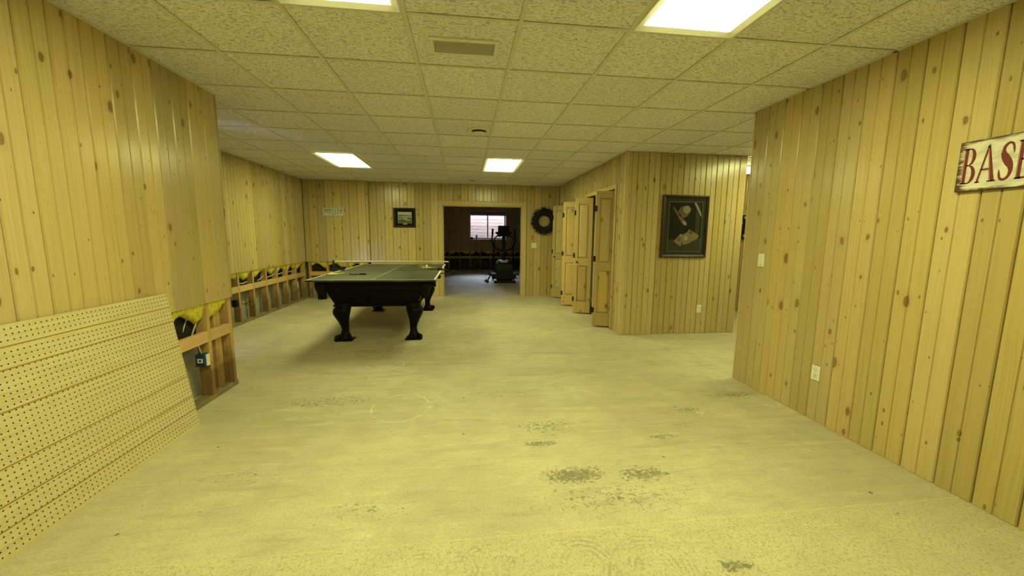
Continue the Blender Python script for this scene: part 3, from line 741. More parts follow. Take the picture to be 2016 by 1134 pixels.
bifold('bifold_door', (XP, 6.80), (1.940, 6.695), (XP, 6.575), 'second folded bifold door from the near end, darker face with recessed panels', False)
bifold('bifold_door', (XP, 7.365), (1.925, 7.475), (XP, 7.585), 'third folded pine bifold door from the near end, pale lit face with knob', True)
bifold('bifold_door', (XP, 8.56), (1.955, 8.475), (XP, 8.335), 'farthest folded pine bifold door, beside the wreath', False)

# ================================================================== POOL TABLE WITH TENNIS TOP
TX0, TX1, TY0, TY1, TZ = -1.887, -.357, 4.85, 7.59, .82
pt = thing('pool_table', (-1.122, 6.2, 0), 'black carved pool table with claw legs under the table tennis top', 'pool table')
cx = -1.122; cyt = 6.18; RX, RY = .64, 1.22
rail = MB()
rail.box(cx-RX, cx+RX, cyt-RY, cyt+RY, .735, .797, .008)
rail.loft([[(cx-a, cyt-b, z), (cx+a, cyt-b, z), (cx+a, cyt+b, z), (cx-a, cyt+b, z)] for a, b, z in ((RX-.05, RY-.05, .665), (RX-.025, RY-.025, .69), (RX-.02, RY-.02, .735))])
rail.build('rail', M['table_black'], pt)
cab = MB()
def rect(a, b, z): return [(cx-a, cyt-b, z), (cx+a, cyt-b, z), (cx+a, cyt+b, z), (cx-a, cyt+b, z)]
cab.loft([rect(.50, 1.06, .445), rect(.515, 1.075, .45), rect(.52, 1.08, .49), rect(.535, 1.10, .53), rect(.565, 1.13, .60), rect(.585, 1.15, .665)])
cab.build('cabinet', M['table_black'], pt)
mo = MB()
mo.loft([rect(.525, 1.085, .452), rect(.535, 1.095, .458), rect(.535, 1.095, .472), rect(.522, 1.082, .48)])
mo.build('moulding', M['table_black'], pt)
def leg(lx, ly):
    mb = MB(); sx = -1 if lx < cx else 1; sy = -1 if ly < cyt else 1
    prof = [(.010, .078, 0), (.022, .084, .004), (.050, .076, .006), (.075, .060, .004), (.10, .048, 0), (.15, .044, -.004), (.20, .052, .002), (.26, .066, .012),
            (.32, .088, .022), (.37, .104, .026), (.41, .108, .022), (.435, .100, .012), (.45, .092, .004), (.47, .098, .002), (.50, .098, .0)]
    rings = []
    for z, r, o in prof:
        ring = []
        for k in range(16):
            a = 2*PI*k/16; c, s = math.cos(a), math.sin(a)
            m = (abs(c)**3+abs(s)**3)**(-1/3)
            rr = r*(1+.05*math.cos(8*a))*.98*m
            ring.append((lx+sx*o+rr*c, ly+sy*o+rr*s, z))
        rings.append(ring)
    mb.loft(rings, True, True)
    for j in (-1, 0, 1):   # claw toes
        bx, by = lx+sx*.06+(0 if True else 0), ly+sy*.06
        tx, ty = lx+sx*(.085-.02*abs(j))+j*.045*(-sy*sx if False else 1)*.8, ly+sy*.085
        mb.tube([(lx+j*.03, ly+sy*.03, .07), (tx, ty-sy*.02, .05), (tx, ty, .02), (tx, ty+sy*.012, .008)], [.022, .024, .020, .008], 8)
    o = mb.build('leg', M['table_black'], pt)
    MB().box(lx-.105, lx+.105, ly-.10, ly+.10, 0, .012, .002).build('foot_pad', M['table_black'], o)
    # corner bracket scroll
    return o
for lx in (-1.545, -.672):
    for ly in (5.17, 7.19): leg(lx, ly)
def pocket(px, py, dx, dy):
    mb = MB()
    rings = []
    for z, r, o in ((.785, .062, 0), (.76, .070, .0), (.72, .068, .0), (.68, .060, -.004), (.64, .052, -.008), (.60, .046, -.01), (.575, .036, -.012), (.566, .015, -.012)):
        rings.append([(px+dx*o+r*math.cos(2*PI*k/12)*(1+.06*(k % 2)), py+dy*o+r*math.sin(2*PI*k/12)*(1+.06*(k % 2)), z) for k in range(12)])
    mb.loft(rings, True, True)
    for k in range(8):   # fringe tassels
        a = 2*PI*k/8; x, y = px+dx*-.01+.045*math.cos(a), py+dy*-.01+.045*math.sin(a)
        mb.tube([(x, y, .62), (x, y, .585), (x, y, .563)], [.008, .010, .006], 6)
    mb.build('pocket', M['leather'], pt)
for sx in (-1, 1):
    for sy in (-1, 0, 1): pocket(cx+sx*(RX-.005), cyt+sy*(RY-.03), sx, sy)

tt = thing('table_tennis_board', (cx, 6.22, .797), 'dark green table tennis board with white lines laid on the pool table', 'tennis board')  # loose conversion top resting on the pool table, no table of its own
tb = MB().box(TX0, TX1, TY0, TY1, .7975, TZ, .002); tb.build('playing_board', M['tt_top'], tt)
ln = MB(); e = .0008
for a, b, c, d in ((TX0, TX0+.02, TY0, TY1), (TX1-.02, TX1, TY0, TY1), (TX0+.02, TX1-.02, TY0, TY0+.02), (TX0+.02, TX1-.02, TY1-.02, TY1)):
    MB().box(a, b, c, d, TZ+.0002, TZ+e).build('border_line', M['line'], tt)
MB().box(cx-.003, cx+.003, TY0+.02, TY1-.02, TZ+.0002, TZ+e).build('centre_line', M['line'], tt)
for a, b, c, d in ((TX0-.0008, TX0-.0001, TY0, TY1), (TX1+.0001, TX1+.0008, TY0, TY1)):
    MB().box(a, b, c, d, .806, TZ+e).build('edge_line', M['line'], tt)

net = thing('table_tennis_net', (cx, 6.22, TZ), 'black table tennis net with a white top tape stretched across the table', 'net')
NX0, NX1, NY, NZ = -1.985, -.245, 6.22, .965
MB().box(NX0+.02, NX1-.0, NY-.008, NY+.008, NZ-.019, NZ, .003).build('tape', M['net_tape'], net)
nm = MB()
for k in range(90):
    x = NX0+.03+(NX1-NX0-.06)*k/89; nm.box(x-.0006, x+.0006, NY-.0006, NY+.0006, TZ+.006, NZ-.012)
for k in range(8):
    z = TZ+.008+(NZ-.02-TZ)*k/8; nm.box(NX0+.03, NX1-.03, NY-.0006, NY+.0006, z-.0006, z+.0006)
nm.build('netting', M['net'], net, kind='stuff')
for sx, x, xe in ((-1, NX0, TX0), (1, NX1, TX1)):
    MB().box(x-.011, x+.011, NY-.011, NY+.011, TZ-.03, NZ+(.012 if sx < 0 else -.016), .004).build('post', M['black_metal'], net)
    cl = MB().box(min(x, xe-sx*.07), max(x, xe-sx*.07), NY-.03, NY+.03, TZ+.0015, TZ+.014, .003)
    cl.box(min(x, xe-sx*.05), max(x, xe-sx*.05), NY-.02, NY+.02, TZ-.055, TZ-.043, .003)
    cl.tube([(xe-sx*.03, NY, TZ-.10), (xe-sx*.03, NY, TZ-.055)], .007, 8); cl.tube([(xe-sx*.06, NY, TZ-.10), (xe, NY, TZ-.10)], .006, 8)
    if sx > 0: cl.tube([(x, NY, TZ+.0), (x+.05, NY-.05, TZ-.02), (x+.09, NY-.07, TZ-.035)], .005, 6)
    cl.build('clamp', M['black_metal'], net)

def paddle(loc, rot, blade_mat, handle_mat, label, tilt=0.0, size=1.0):
    p = thing('paddle', loc, label, 'paddle', 'paddles lying on the table')
    p.rotation_euler = (tilt, 0, rot); n = 24
    pts = [(.078*math.cos(2*PI*k/n)*size, .083*math.sin(2*PI*k/n)*size) for k in range(n)]
    def loc_build(mb, nm, mat):
        o = mb.build(nm, mat); o.parent = p; return o
    loc_build(MB().loft([[(x, y, z) for x, y in pts] for z in (.0005, .0045)]), 'rubber', blade_mat)
    loc_build(MB().loft([[(x*1.02, y*1.02, z) for x, y in pts] for z in (.0047, .0105)]), 'blade', M['wood_handle'])
    loc_build(MB().loft([[(x, y, z) for x, y in pts] for z in (.0107, .0147)]), 'rubber', blade_mat)
    hb = MB().loft([[(-.013-w_, -y, z0), (.013+w_, -y, z0), (.013+w_, -y, z1), (-.013-w_, -y, z1)] for y, w_, z0, z1 in ((.070, .006, .002, .014), (.095, 0, -.0, .018), (.13, .001, -.0, .020), (.168, .004, -.0, .020), (.172, .002, .003, .017))])
    loc_build(hb, 'handle', handle_mat)
    return p
zt = TZ+.0012
paddle((-1.78, 5.50, zt), 2.3, M['lime'], M['lime'], 'lime green paddle at the near left corner of the table')
paddle((-1.50, 5.58, zt), 1.15, M['black_rubber'], M['black_rubber'], 'black paddle lying left of centre on the near half')
paddle((-.86, 6.95, zt), 1.75, M['black_rubber'], M['wood_handle'], 'wooden handled paddle behind the net near the ball')
paddle((-.62, 6.62, zt), 1.3, M['yellow'], M['wood_handle'], 'pale yellow paddle under the ball behind the net')
paddle((-.52, 6.42, zt), 1.5, M['black_rubber'], M['black_rubber'], 'black paddle behind the net by the right edge of the table')
bl = MB().lathe(-.625, 6.63, [(.02*math.sin(PI*k/10)+.0002, zt+.0152+.02-.02*math.cos(PI*k/10)) for k in range(11)], 16)
tag(bl.at(-.625, 6.63, zt+.0152).build('tennis_ball', M['ball']), 'small white table tennis ball on the yellow paddle', 'ball')

# ================================================================== PEGBOARD
def pegboard():
    L, Hh, th = 2.44, .962, .005
    p = thing('pegboard', (-1.892, 2.885, 0), 'large tan pegboard sheet leaning against the left wall', 'pegboard')
    ang = math.atan2(.130, .953)
    p.rotation_euler = (0, -ang, 0)
    # local: z up the sheet, y along it (negative y toward the camera), front faces +x
    grooves = [.123, .219, .367, .593, .768, .866]
    st = .0254; front = MB(); hole = MB(); r = .0038
    zs = [Hh-.008-st*(k+.5)+.0 for k in range(int(Hh/st))]; zs = [z for z in zs if z > .012]
    ysl = [-.012-st*k for k in range(int(L/st)-1)]
    def rows():
        zc = sorted(zs)
        return zc
    zc = rows(); z_lo = 0
    for i, z in enumerate(zc):
        a = 0 if i == 0 else (zc[i-1]+z)/2; b = Hh if i == len(zc)-1 else (z+zc[i+1])/2
        for j, y in enumerate(ysl):
            c = 0 if j == 0 else (ysl[j-1]+y)/2; d = -L if j == len(ysl)-1 else (y+ysl[j+1])/2
            hx = [(y+r*math.cos(PI/4+PI/4*k), z+r*math.sin(PI/4+PI/4*k)) for k in range(8)]
            out = [(c, b), (d, b), (d, a), (c, a)]      # +y+z, -y+z, -y-z, +y-z
            vs = [(0, yy, zz) for yy, zz in out]+[(0, yy, zz) for yy, zz in hx]
            fs = []
            for q in range(4):
                h0, h1, h2 = 4+(2*q) % 8, 4+(2*q+1) % 8, 4+(2*q+2) % 8
                fs.append((q, (q+1) % 4, h2, h1, h0))
            front.add(vs, fs)
            vs = [(0, yy, zz) for yy, zz in hx]+[(-th, yy, zz) for yy, zz in hx]
            hole.add(vs, [(k, (k+1) % 8, 8+(k+1) % 8, 8+k) for k in range(8)])
    edge = MB()
    edge.box(-th, -.0002, -L, 0, -.0002, 0); edge.box(-th, -.0002, -L, 0, Hh, Hh+.0004); edge.box(-th, -.0002, 0, .0004, 0, Hh); edge.box(-th, -.0002, -L-.0004, -L, 0, Hh)
    def pb(mb, nm, mat, **kw):
        o = mb.build(nm, mat); o.parent = p
        for k, v in kw.items(): o[k] = v
        return o
    pb(front, 'perforated_face', M['peg']); pb(hole, 'hole_walls', M['peg_hole'], kind='stuff'); pb(edge, 'edge_strip', M['peg_groove'])
    pb(MB().box(-th-.0015, -th, -L, 0, 0, Hh), 'backing', M['peg_hole'])  # dark sheet standing in for the shaded gap behind the holes
    for g in grooves:
        gb = MB().loft([[(.0004, y, g-.0032), (.0007, y, g-.002), (.0007, y, g+.002), (.0004, y, g+.0032)] for y in (0, -L)])
        pb(gb, 'groove', M['peg_groove'])
pegboard()

# ================================================================== WALL FITTINGS
def plate(name, x, y, z, ax, kind, label, cat, wd=.072, ht=.116):
    """ax: 'x-' faces -x (right wall), 'y-' faces -y"""
    t = thing(name, (x, y, z), label, cat); dp = .006
    def tf(u, v, d): return (x-d, y-u, z+v) if ax == 'x-' else (x+u, y-d, z+v)
    def bx(mb, u0, u1, v0, v1, d0, d1, bev=.0):
        A, B = tf(u0, v0, d0), tf(u1, v1, d1)
        mb.box(min(A[0], B[0]), max(A[0], B[0]), min(A[1], B[1]), max(A[1], B[1]), min(A[2], B[2]), max(A[2], B[2]), bev)
    mb = MB(); bx(mb, -wd/2, wd/2, -ht/2, ht/2, .0005, dp, .0025); mb.build('cover_plate', M['white'], t)
    if kind == 'outlet':
        for v in (.022, -.022):
            mb = MB(); bx(mb, -.017, .017, v-.0145, v+.0145, dp-.001, dp+.002, .002); s = mb.build('socket', M['white'], t)
            mb = MB(); bx(mb, -.008, -.0055, v-.002, v+.007, dp+.0018, dp+.0026); bx(mb, .0055, .008, v-.002, v+.007, dp+.0018, dp+.0026); bx(mb, -.002, .002, v-.010, v-.006, dp+.0018, dp+.0026)
            mb.build('slots', M['black_hole'], s)
    else:
        us = (0,) if kind == 'switch' else (-.023, .023)
        for u in us:
            mb = MB(); bx(mb, u-.0165, u+.0165, -.033, .033, dp-.001, dp+.0015, .001); s = mb.build('rocker', M['white'], t)
            mb = MB(); bx(mb, u-.0145, u+.0145, -.030, .030, dp+.0008, dp+.004, .0015); mb.build('paddle_face', M['white'], s)
        if kind == 'switch':
            mb = MB(); bx(mb, -.010, .010, -.041, -.038, dp-.0005, dp+.001); mb.build('indicator', M['black_hole'], t)
    return t
plate('light_switch', XR, 3.143, 1.174, 'x-', 'switch', 'white rocker light switch near the end of the right wall', 'light switch')
plate('wall_outlet', XR, 2.50, .368, 'x-', 'outlet', 'white wall outlet low on the right wall', 'outlet')
plate('wall_outlet', 3.342, BY, .358, 'y-', 'outlet', 'white wall outlet below the baseball picture', 'outlet')
plate('light_switch', 1.592, YF, 1.166, 'y-', 'double', 'white double light switch on the far wall below the wreath', 'light switch', .118, .116)

# ---------------- lettering (hand-drawn serif capitals)
def band(cx, cy, ro, ri, a0, a1, n=14):
    o = [(cx+ro[0]*math.cos(a0+(a1-a0)*k/n), cy+ro[1]*math.sin(a0+(a1-a0)*k/n)) for k in range(n+1)]
    i = [(cx+ri[0]*math.cos(a0+(a1-a0)*k/n)+ri[2], cy+ri[1]*math.sin(a0+(a1-a0)*k/n)) for k in range(n+1)]
    return [[o[k], o[k+1], i[k+1], i[k]] for k in range(n)]
def R_(a, b, c, d): return [(a, c), (b, c), (b, d), (a, d)]
def serif(x0, x1, y, up):  # slab with bracket
    h = .035
    return R_(x0-.05, x1+.05, y, y+h) if up else R_(x0-.05, x1+.05, y-h, y)
def stroke(pts):
    out = []
    for k in range(len(pts)-1):
        (x0, y0, w0), (x1, y1, w1) = pts[k], pts[k+1]
        def nrm(i):
            a = pts[max(i-1, 0)]; b = pts[min(i+1, len(pts)-1)]; dx, dy = b[0]-a[0], b[1]-a[1]; l = math.hypot(dx, dy) or 1; return -dy/l, dx/l
        n0, n1 = nrm(k), nrm(k+1)
        out.append([(x0+n0[0]*w0, y0+n0[1]*w0), (x0-n0[0]*w0, y0-n0[1]*w0), (x1-n1[0]*w1, y1-n1[1]*w1), (x1+n1[0]*w1, y1+n1[1]*w1)])
    return out
S = .18
def glyph(ch):
    """list of quads in a unit-height box, advance width, inline strips"""
    T = .05
    if ch == 'B':
        g = [R_(.08, .08+S, 0, 1), serif(.08, .08+S, 0, True), serif(.08, .08+S, 1, False), R_(.2, .36, 1-T*.7, 1), R_(.2, .38, .5, .5+T*.8), R_(.2, .40, 0, T*.7)]
        g += band(.36, .76, (.27, .24), (.11, .20, 0), -PI/2, PI/2); g += band(.38, .26, (.32, .26), (.14, .22, 0), -PI/2, PI/2)
        return g, .78, [R_(.095, .12, .05, .95)]
    if ch == 'A':
        return ([[(.01, 0), (.10, 0), (.45, .98), (.37, 1)]]+[[(.37, 1), (.45, 1.03), (.84, 0), (.61, 0)]]+[R_(.18, .62, .33, .33+T), R_(-.03, .17, 0, .035), R_(.52, .90, 0, .035)]), .90, [[(.40, .92), (.42, .92), (.66, .03), (.635, .03)]]
    if ch == 'S':
        c = [(.62, .70, .008), (.60, .80, .040), (.54, .93, .040), (.40, .985, .030), (.25, .93, .050), (.17, .80, .085), (.22, .66, .115), (.37, .53, .135), (.52, .40, .115), (.57, .25, .088), (.50, .09, .052), (.33, .02, .032), (.17, .06, .042), (.11, .18, .046), (.08, .30, .008)]
        return stroke(smooth_pts(c)), .74, [[(.10, .74), (.115, .74), (.135, .90), (.115, .90)]]
    if ch == 'E':
        g = [R_(.08, .08+S, 0, 1), serif(.08, .08+S, 0, True), serif(.08, .08+S, 1, False), R_(.2, .60, 1-T, 1), R_(.2, .48, .48, .48+T), R_(.2, .62, 0, T)]
        g += [[(.60, 1), (.52, 1-T), (.58, .76), (.60, .76)], [(.62, 0), (.60, .26), (.58, .26), (.52, T)], R_(.46, .48, .40, .62)]
        return g, .72, [R_(.095, .12, .05, .95)]
    if ch == 'M':
        return ([R_(.10, .13, 0, 1), R_(.74, .74+S, 0, 1), [(.06, 1), (.24, 1), (.53, .12), (.46, 0)], [(.46, 0), (.50, 0), (.80, 1), (.74, 1)], serif(.10, .13, 0, True), serif(.74, .74+S, 0, True), R_(.0, .2, .965, 1), R_(.74, .95, .965, 1)]), 1.02, []
    if ch == 'N':
        return ([R_(.10, .13, 0, 1), R_(.66, .69, 0, 1), [(.06, 1), (.24, 1), (.69, 0), (.62, 0)], serif(.10, .13, 0, True), serif(.66, .69, 1, False), R_(.0, .2, .965, 1)]), .80, []
    if ch == 'T':
        return ([R_(.28, .28+S, 0, 1), serif(.28, .28+S, 0, True), R_(.0, .70, 1-T, 1), [(.0, 1), (0, .76), (.02, .76), (.08, 1-T)], [(.70, 1), (.62, 1-T), (.68, .76), (.70, .76)]]), .76, []
    if ch == 'P':
        g = [R_(.08, .08+S, 0, 1), serif(.08, .08+S, 0, True), serif(.08, .08+S, 1, False), R_(.2, .36, 1-T*.7, 1), R_(.2, .38, .46, .46+T*.8)]
        return g+band(.36, .73, (.29, .27), (.12, .23, 0), -PI/2, PI/2), .70, []
    if ch == 'R':
        g = glyph('P')[0]+[[(.30, .48), (.44, .48), (.76, 0), (.60, 0)], R_(.55, .82, 0, .035)]
        return g, .82, []
    if ch == 'C':
        g = band(.42, .5, (.36, .51), (.24, .47, .04), PI*.25, PI*1.75, 22)+[[(.66, .98), (.68, .70), (.66, .70), (.60, .88)]]
        return g, .76, []
    return [], .4, []
def smooth_pts(c, n=4):
    out = []
    for i in range(len(c)-1):
        p0, p1, p2, p3 = c[max(i-1, 0)], c[i], c[i+1], c[min(i+2, len(c)-1)]
        for k in range(n):
            t = k/n; out.append(tuple(.5*((2*p1[j])+(-p0[j]+p2[j])*t+(2*p0[j]-5*p1[j]+4*p2[j]-p3[j])*t*t+(-p0[j]+3*p1[j]-3*p2[j]+p3[j])*t**3) for j in range(3)))
    out.append(c[-1]); return out
def letters(text, place, hgt, parent, mat, depth, sx=1.0, gap=.04, inline=None):
    """place(u, v) -> xyz on the sign face; one mesh per letter"""
    u = 0
    for ch in text:
        g, adv, inl = glyph(ch)
        if g:
            mb = MB()
            for q in g: mb.poly([place((u+x*sx)*hgt, y*hgt) for x, y in q], depth)
            o = mb.build('letter', mat, parent)
            if inline and inl:
                mb = MB()
                for q in inl: mb.poly([Vector(place((u+x*sx)*hgt, y*hgt))+Vector(depth)*1.0 for x, y in q], Vector(depth)*.4)
                mb.build('inline', inline, o)
        u += (adv+gap)*sx
    return u*hgt

# BASEMENT sign on the right wall (runs off the right of the frame)
sg = thing('wall_sign', (XR-.011, 1.52, 1.743), 'distressed cream board with dark red capitals on the right wall', 'sign')
SY0, SY1 = 1.815, 1.215
sb = MB().box(XR-.022, XR-.001, SY1, SY0, 1.616, 1.870, .003)
sbo = sb.build('board', M['sign']); sbo.parent = sg
for v in sbo.data.vertices: v.co -= Vector((XR-.011, 1.515, 1.743))
sbo.location = (0, -.005, 0)
letters('BASEMENT', lambda u, v: (XR-.0222, 1.797-u, 1.655+v), .178, sg, M['sign_red'], (-.0012, 0, 0), sx=.475, gap=.0, inline=M['sign_pink'])

# SPENCER sign on the chase
s2 = thing('name_sign', (-2.727, YC, 1.757), 'small cream name sign with dark capitals on the far left wall', 'sign')
MB().box(-2.935, -2.517, YC-.016, YC-.001, 1.752, 1.925, .002).build('board', M['sign2'], s2)
bd = MB()
for a, b, c, d in ((-2.928, -2.524, 1.758, 1.761), (-2.928, -2.524, 1.916, 1.919), (-2.928, -2.925, 1.761, 1.916), (-2.527, -2.524, 1.761, 1.916)): bd.box(a, b, YC-.0168, YC-.0160, c, d)
bd.build('border', M['ink'], s2)
letters('SPENCER', lambda u, v: (-2.905+u, YC-.0165, 1.836+v), .062, s2, M['ink'], (0, -.0008, 0), sx=1.0, gap=.12)
sm = MB(); random.seed(3)
for u0, u1, z in ((-2.90, -2.55, 1.806), (-2.76, -2.69, 1.775)):
    x = u0
    while x < u1:
        l = random.uniform(.006, .013); sm.box(x, x+l, YC-.0168, YC-.0160, z, z+.012); x += l+random.choice((.004, .004, .012))
sm.build('small_print', M['ink'], s2, kind='stuff')

# landscape picture
lp = thing('framed_landscape', (-1.278, YF, 1.536), 'small black framed lake landscape with black mat on the far wall', 'picture')
def frame(parent, name, mat, x0, x1, z0, z1, fw, y0, y1):
    mb = MB(); o_ = [(x0, z0), (x1, z0), (x1, z1), (x0, z1)]; i_ = [(x0+fw, z0+fw), (x1-fw, z0+fw), (x1-fw, z1-fw), (x0+fw, z1-fw)]; m_ = [(x0+fw*.4, z0+fw*.4), (x1-fw*.4, z0+fw*.4), (x1-fw*.4, z1-fw*.4), (x0+fw*.4, z1-fw*.4)]
    mb.loft([[(x, y1, z) for x, z in o_], [(x, y0+.006, z) for x, z in o_], [(x, y0, z) for x, z in m_], [(x, y0+.008, z) for x, z in i_], [(x, y1, z) for x, z in i_]], caps=False)
    return mb.build(name, mat, parent)
frame(lp, 'frame', M['black_frame'], -1.515, -1.041, 1.536, 1.953, .032, YF-.026, YF-.001)
MB().box(-1.484, -1.072, YF-.014, YF-.010, 1.567, 1.922).build('mat_board', M['mat_black'], lp)
pr = MB().box(-1.420, -1.125, YF-.0150, YF-.0142, 1.630, 1.867).build('print', M['art_sand'], lp)
def flat(pts, y, mat, parent, nm): MB().poly([(x, y, z) for x, z in pts], (0, -.0004, 0)).build(nm, mat, parent)
yq = YF-.0151
flat([(-1.414, 1.800), (-1.131, 1.800), (-1.131, 1.861), (-1.414, 1.861)], yq, M['art_sky'], pr, 'sky_area')
flat([(-1.414, 1.720), (-1.131, 1.720), (-1.131, 1.800), (-1.414, 1.800)], yq, M['art_lake'], pr, 'lake_area')
flat([(-1.414, 1.780), (-1.131, 1.790), (-1.131, 1.800), (-1.36, 1.806), (-1.414, 1.798)], yq-.0005, M['art_green'], pr, 'far_shore')
flat([(-1.414, 1.636), (-1.131, 1.636), (-1.131, 1.735), (-1.20, 1.742), (-1.25, 1.70), (-1.33, 1.715), (-1.414, 1.70)], yq-.0005, M['art_green'], pr, 'near_land')
flat([(-1.27, 1.688), (-1.16, 1.682), (-1.145, 1.700), (-1.20, 1.712), (-1.26, 1.703)], yq-.001, M['art_sand'], pr, 'sand_area')
flat([(-1.414, 1.745), (-1.34, 1.752), (-1.31, 1.742), (-1.40, 1.735)], yq-.001, M['art_dark'], pr, 'island')
MB().box(-1.310, -1.225, YF-.0160, YF-.0142, 1.600, 1.622).build('plaque', M['art_sand'], lp)

# baseball picture on the closet block
bp = thing('framed_print', (3.03, BY, 1.09), 'tall dark framed baseball still life print on the closet block front', 'picture')
PX0, PX1, PZ0, PZ1 = 2.695, 3.372, 1.092, 1.945
frame(bp, 'frame', M['mahogany'], PX0, PX1, PZ0, PZ1, .040, BY-.030, BY-.001)
MB().box(PX0+.038, PX1-.038, BY-.016, BY-.011, PZ0+.038, PZ1-.038).build('mat_board', M['green_mat'], bp)
fl_ = MB(); ix0, ix1, iz0, iz1 = PX0+.098, PX1-.086, PZ0+.082, PZ1-.088
fl_.box(ix0, ix1, BY-.0168, BY-.0160, iz0, iz1); fl_.build('liner', M['art_line'], bp)
art = MB().box(ix0+.006, ix1-.006, BY-.0178, BY-.0170, iz0+.006, iz1-.006).build('print', M['art_dark'], bp)
def U(u, v): return (ix0+(ix1-ix0)*u, iz0+(iz1-iz0)*v)
ya = BY-.0181
def fl2(pts, k, mat, nm): flat([U(*p) for p in pts], ya-.0005*k, mat, art, nm)
def ell(cu, cv, ru, rv, n=20, rot=0): return [(cu+ru*math.cos(2*PI*k/n)*math.cos(rot)-rv*math.sin(2*PI*k/n)*math.sin(rot), cv+ru*math.cos(2*PI*k/n)*math.sin(rot)+rv*math.sin(2*PI*k/n)*math.cos(rot)) for k in range(n)]
fl2([(.015, .012), (.985, .012), (.985, .27), (.015, .24)], 0, M['art_mid'], 'table_area')
fl2([(.80, .28), (.93, .28), (.93, .95), (.80, .95)], 0, M['art_mid'], 'wall_area')
fl2(ell(.44, .80, .16, .115), 1, M['art_glove'], 'mitt')
fl2(ell(.52, .845, .115, .078), 2, M['art_ball'], 'ball_shape')
fl2([(.10, .88), (.13, .895), (.52, .60), (.50, .545), (.40, .565)], 1, M['art_red'], 'bat_shape')
fl2(ell(.475, .575, .065, .038, rot=-.4), 3, M['art_bat'], 'bat_tip')
fl2([(.73, .975), (.79, .985), (.94, .80), (.97, .72), (.94, .72), (.88, .80)], 1, M['art_bat'], 'long_bat_shape')
fl2([(.18, .21), (.37, .36), (.43, .30), (.44, .22), (.40, .10)], 2, M['art_card'], 'card_shape')
fl2([(.42, .34), (.54, .385), (.72, .195), (.47, .135), (.44, .22)], 2, M['art_card'], 'card_shape')
fl2([(.55, .375), (.62, .455), (.72, .42), (.93, .33), (.90, .27), (.72, .21)], 2, M['art_card'], 'card_shape')
fl2(ell(.33, .255, .06, .045), 4, M['art_red'], 'portrait_shape'); fl2(ell(.54, .275, .055, .045), 4, M['art_bat'], 'portrait_shape'); fl2(ell(.68, .39, .06, .04), 4, M['art_red'], 'portrait_shape')
fl2(ell(.39, .335, .035, .02), 5, M['art_bat'], 'portrait_shape'); fl2(ell(.27, .19, .03, .02), 5, M['art_ball'], 'portrait_shape')

# collage frame in the side passage
hp = thing('collage_frame', (5.09, 6.6, 1.33), 'narrow dark photo collage frame glimpsed past the end of the right wall', 'picture')
MB().box(5.07, 5.098, 6.42, 6.80, 1.36, 1.79, .003).build('frame', M['black_frame'], hp)
for k in range(5):
    for j in range(4):
        if (k+j) % 5 == 3: continue
        y = 6.44+.09*j; z = 1.38+.082*k+.01*(j % 2)
        MB().box(5.0685, 5.0699, y, y+.055, z, z+.05).build('photo', M['art_sand'] if (k*3+j) % 2 else M['art_mid'], hp)

# wreath
wt = thing('wreath', (1.795, YF, 1.715), 'dark twiggy wreath on the far wall right of the doorway', 'wreath')
wc = MB(); ring = [(1.795+.20*math.cos(2*PI*k/32), YF-.06, 1.715+.20*math.sin(2*PI*k/32)) for k in range(33)]
wc.tube(ring, .055, 10); wc.build('ring', M['wreath'], wt)
wf_ = MB(); random.seed(11)
for k in range(900):
    a = random.uniform(0, 2*PI); b = random.uniform(0, 2*PI); r0 = .195; rr = .045
    cxw, czw = 1.795+(r0+rr*math.cos(b))*math.cos(a), 1.715+(r0+rr*math.cos(b))*math.sin(a); yy = YF-.062-rr*math.sin(b)*.8
    out = Vector((math.cos(a)*(math.cos(b)), -abs(math.sin(b))*.7, math.sin(a)*math.cos(b)))+Vector((-math.sin(a), 0, math.cos(a)))*.9+Vector((random.uniform(-.4, .4), random.uniform(-.3, .1), random.uniform(-.4, .4)))
    out.normalize(); l = random.uniform(.05, .125) if math.cos(b) > 0 else random.uniform(.025, .05); p = Vector((cxw, yy, czw)); q = p+out*l
    if q.y > YF-.004: q.y = YF-.004
    s = out.cross(Vector((random.random(), random.random(), random.random()))).normalized()*.010; m = p.lerp(q, .45)
    t2 = out.cross(s).normalized()*.003
    wf_.add([p, m+s, q, m-s, m+t2], [(0, 1, 4), (1, 2, 4), (2, 3, 4), (3, 0, 4)])
wf_.build('foliage', M['wreath'], wt, kind='stuff')

# ================================================================== STUD BAY FITTINGS
def ebox(x, y, z, label, outlet, mat, name='electrical_box'):
    e = thing(name, (x, y, z), label, 'electrical box')
    MB().box(x-.07, x+.0, y-.062, y+.0, z-.05, z+.05, .004).build('box', mat, e)
    if outlet:
        MB().box(x-.052, x-.012, y-.066, y-.0622, z-.018, z+.018, .002).build('device_label', M['white'], e)
        MB().box(x-.040, x-.024, y-.0668, y-.0661, z-.008, z+.008).build('label_print', M['ink'], e)
        MB().box(x+.0005, x+.012, y-.050, y-.012, z-.047, z+.047, .003).build('receptacle', M['white'], e)
    return e
ebox(XL-.024, 3.331, .352, 'blue electrical box with white outlet on the stud beside the pegboard', True, M['blue_box'])
ebox(XF-.03, 6.190, .33, 'black electrical box on the first visible stud of the far left wall', False, M['black_plastic'])
def cable(name, pts, r, mat, label):
    mb = MB().tube(pts, r, 6); mb.at(*pts[0]); tag(mb.build(name, mat), label, 'cable', 'cables in the open stud bays')
cable('cable', [(XL-.06, 3.30, .40), (XL-.07, 3.285, .47), (XL-.105, 3.27, .55), (XL-.07, 3.285, .66), (XL-.06, 3.29, .80)], .006, M['wire_white'], 'white cable rising from the blue electrical box')
cable('cable', [(XL-.15, 3.22, .50), (XL-.12, 3.20, .60), (XL-.10, 3.24, .72), (XL-.10, 3.25, .82)], .005, M['wire_white'], 'pale cable hanging in the bay above the blocking by the pegboard')
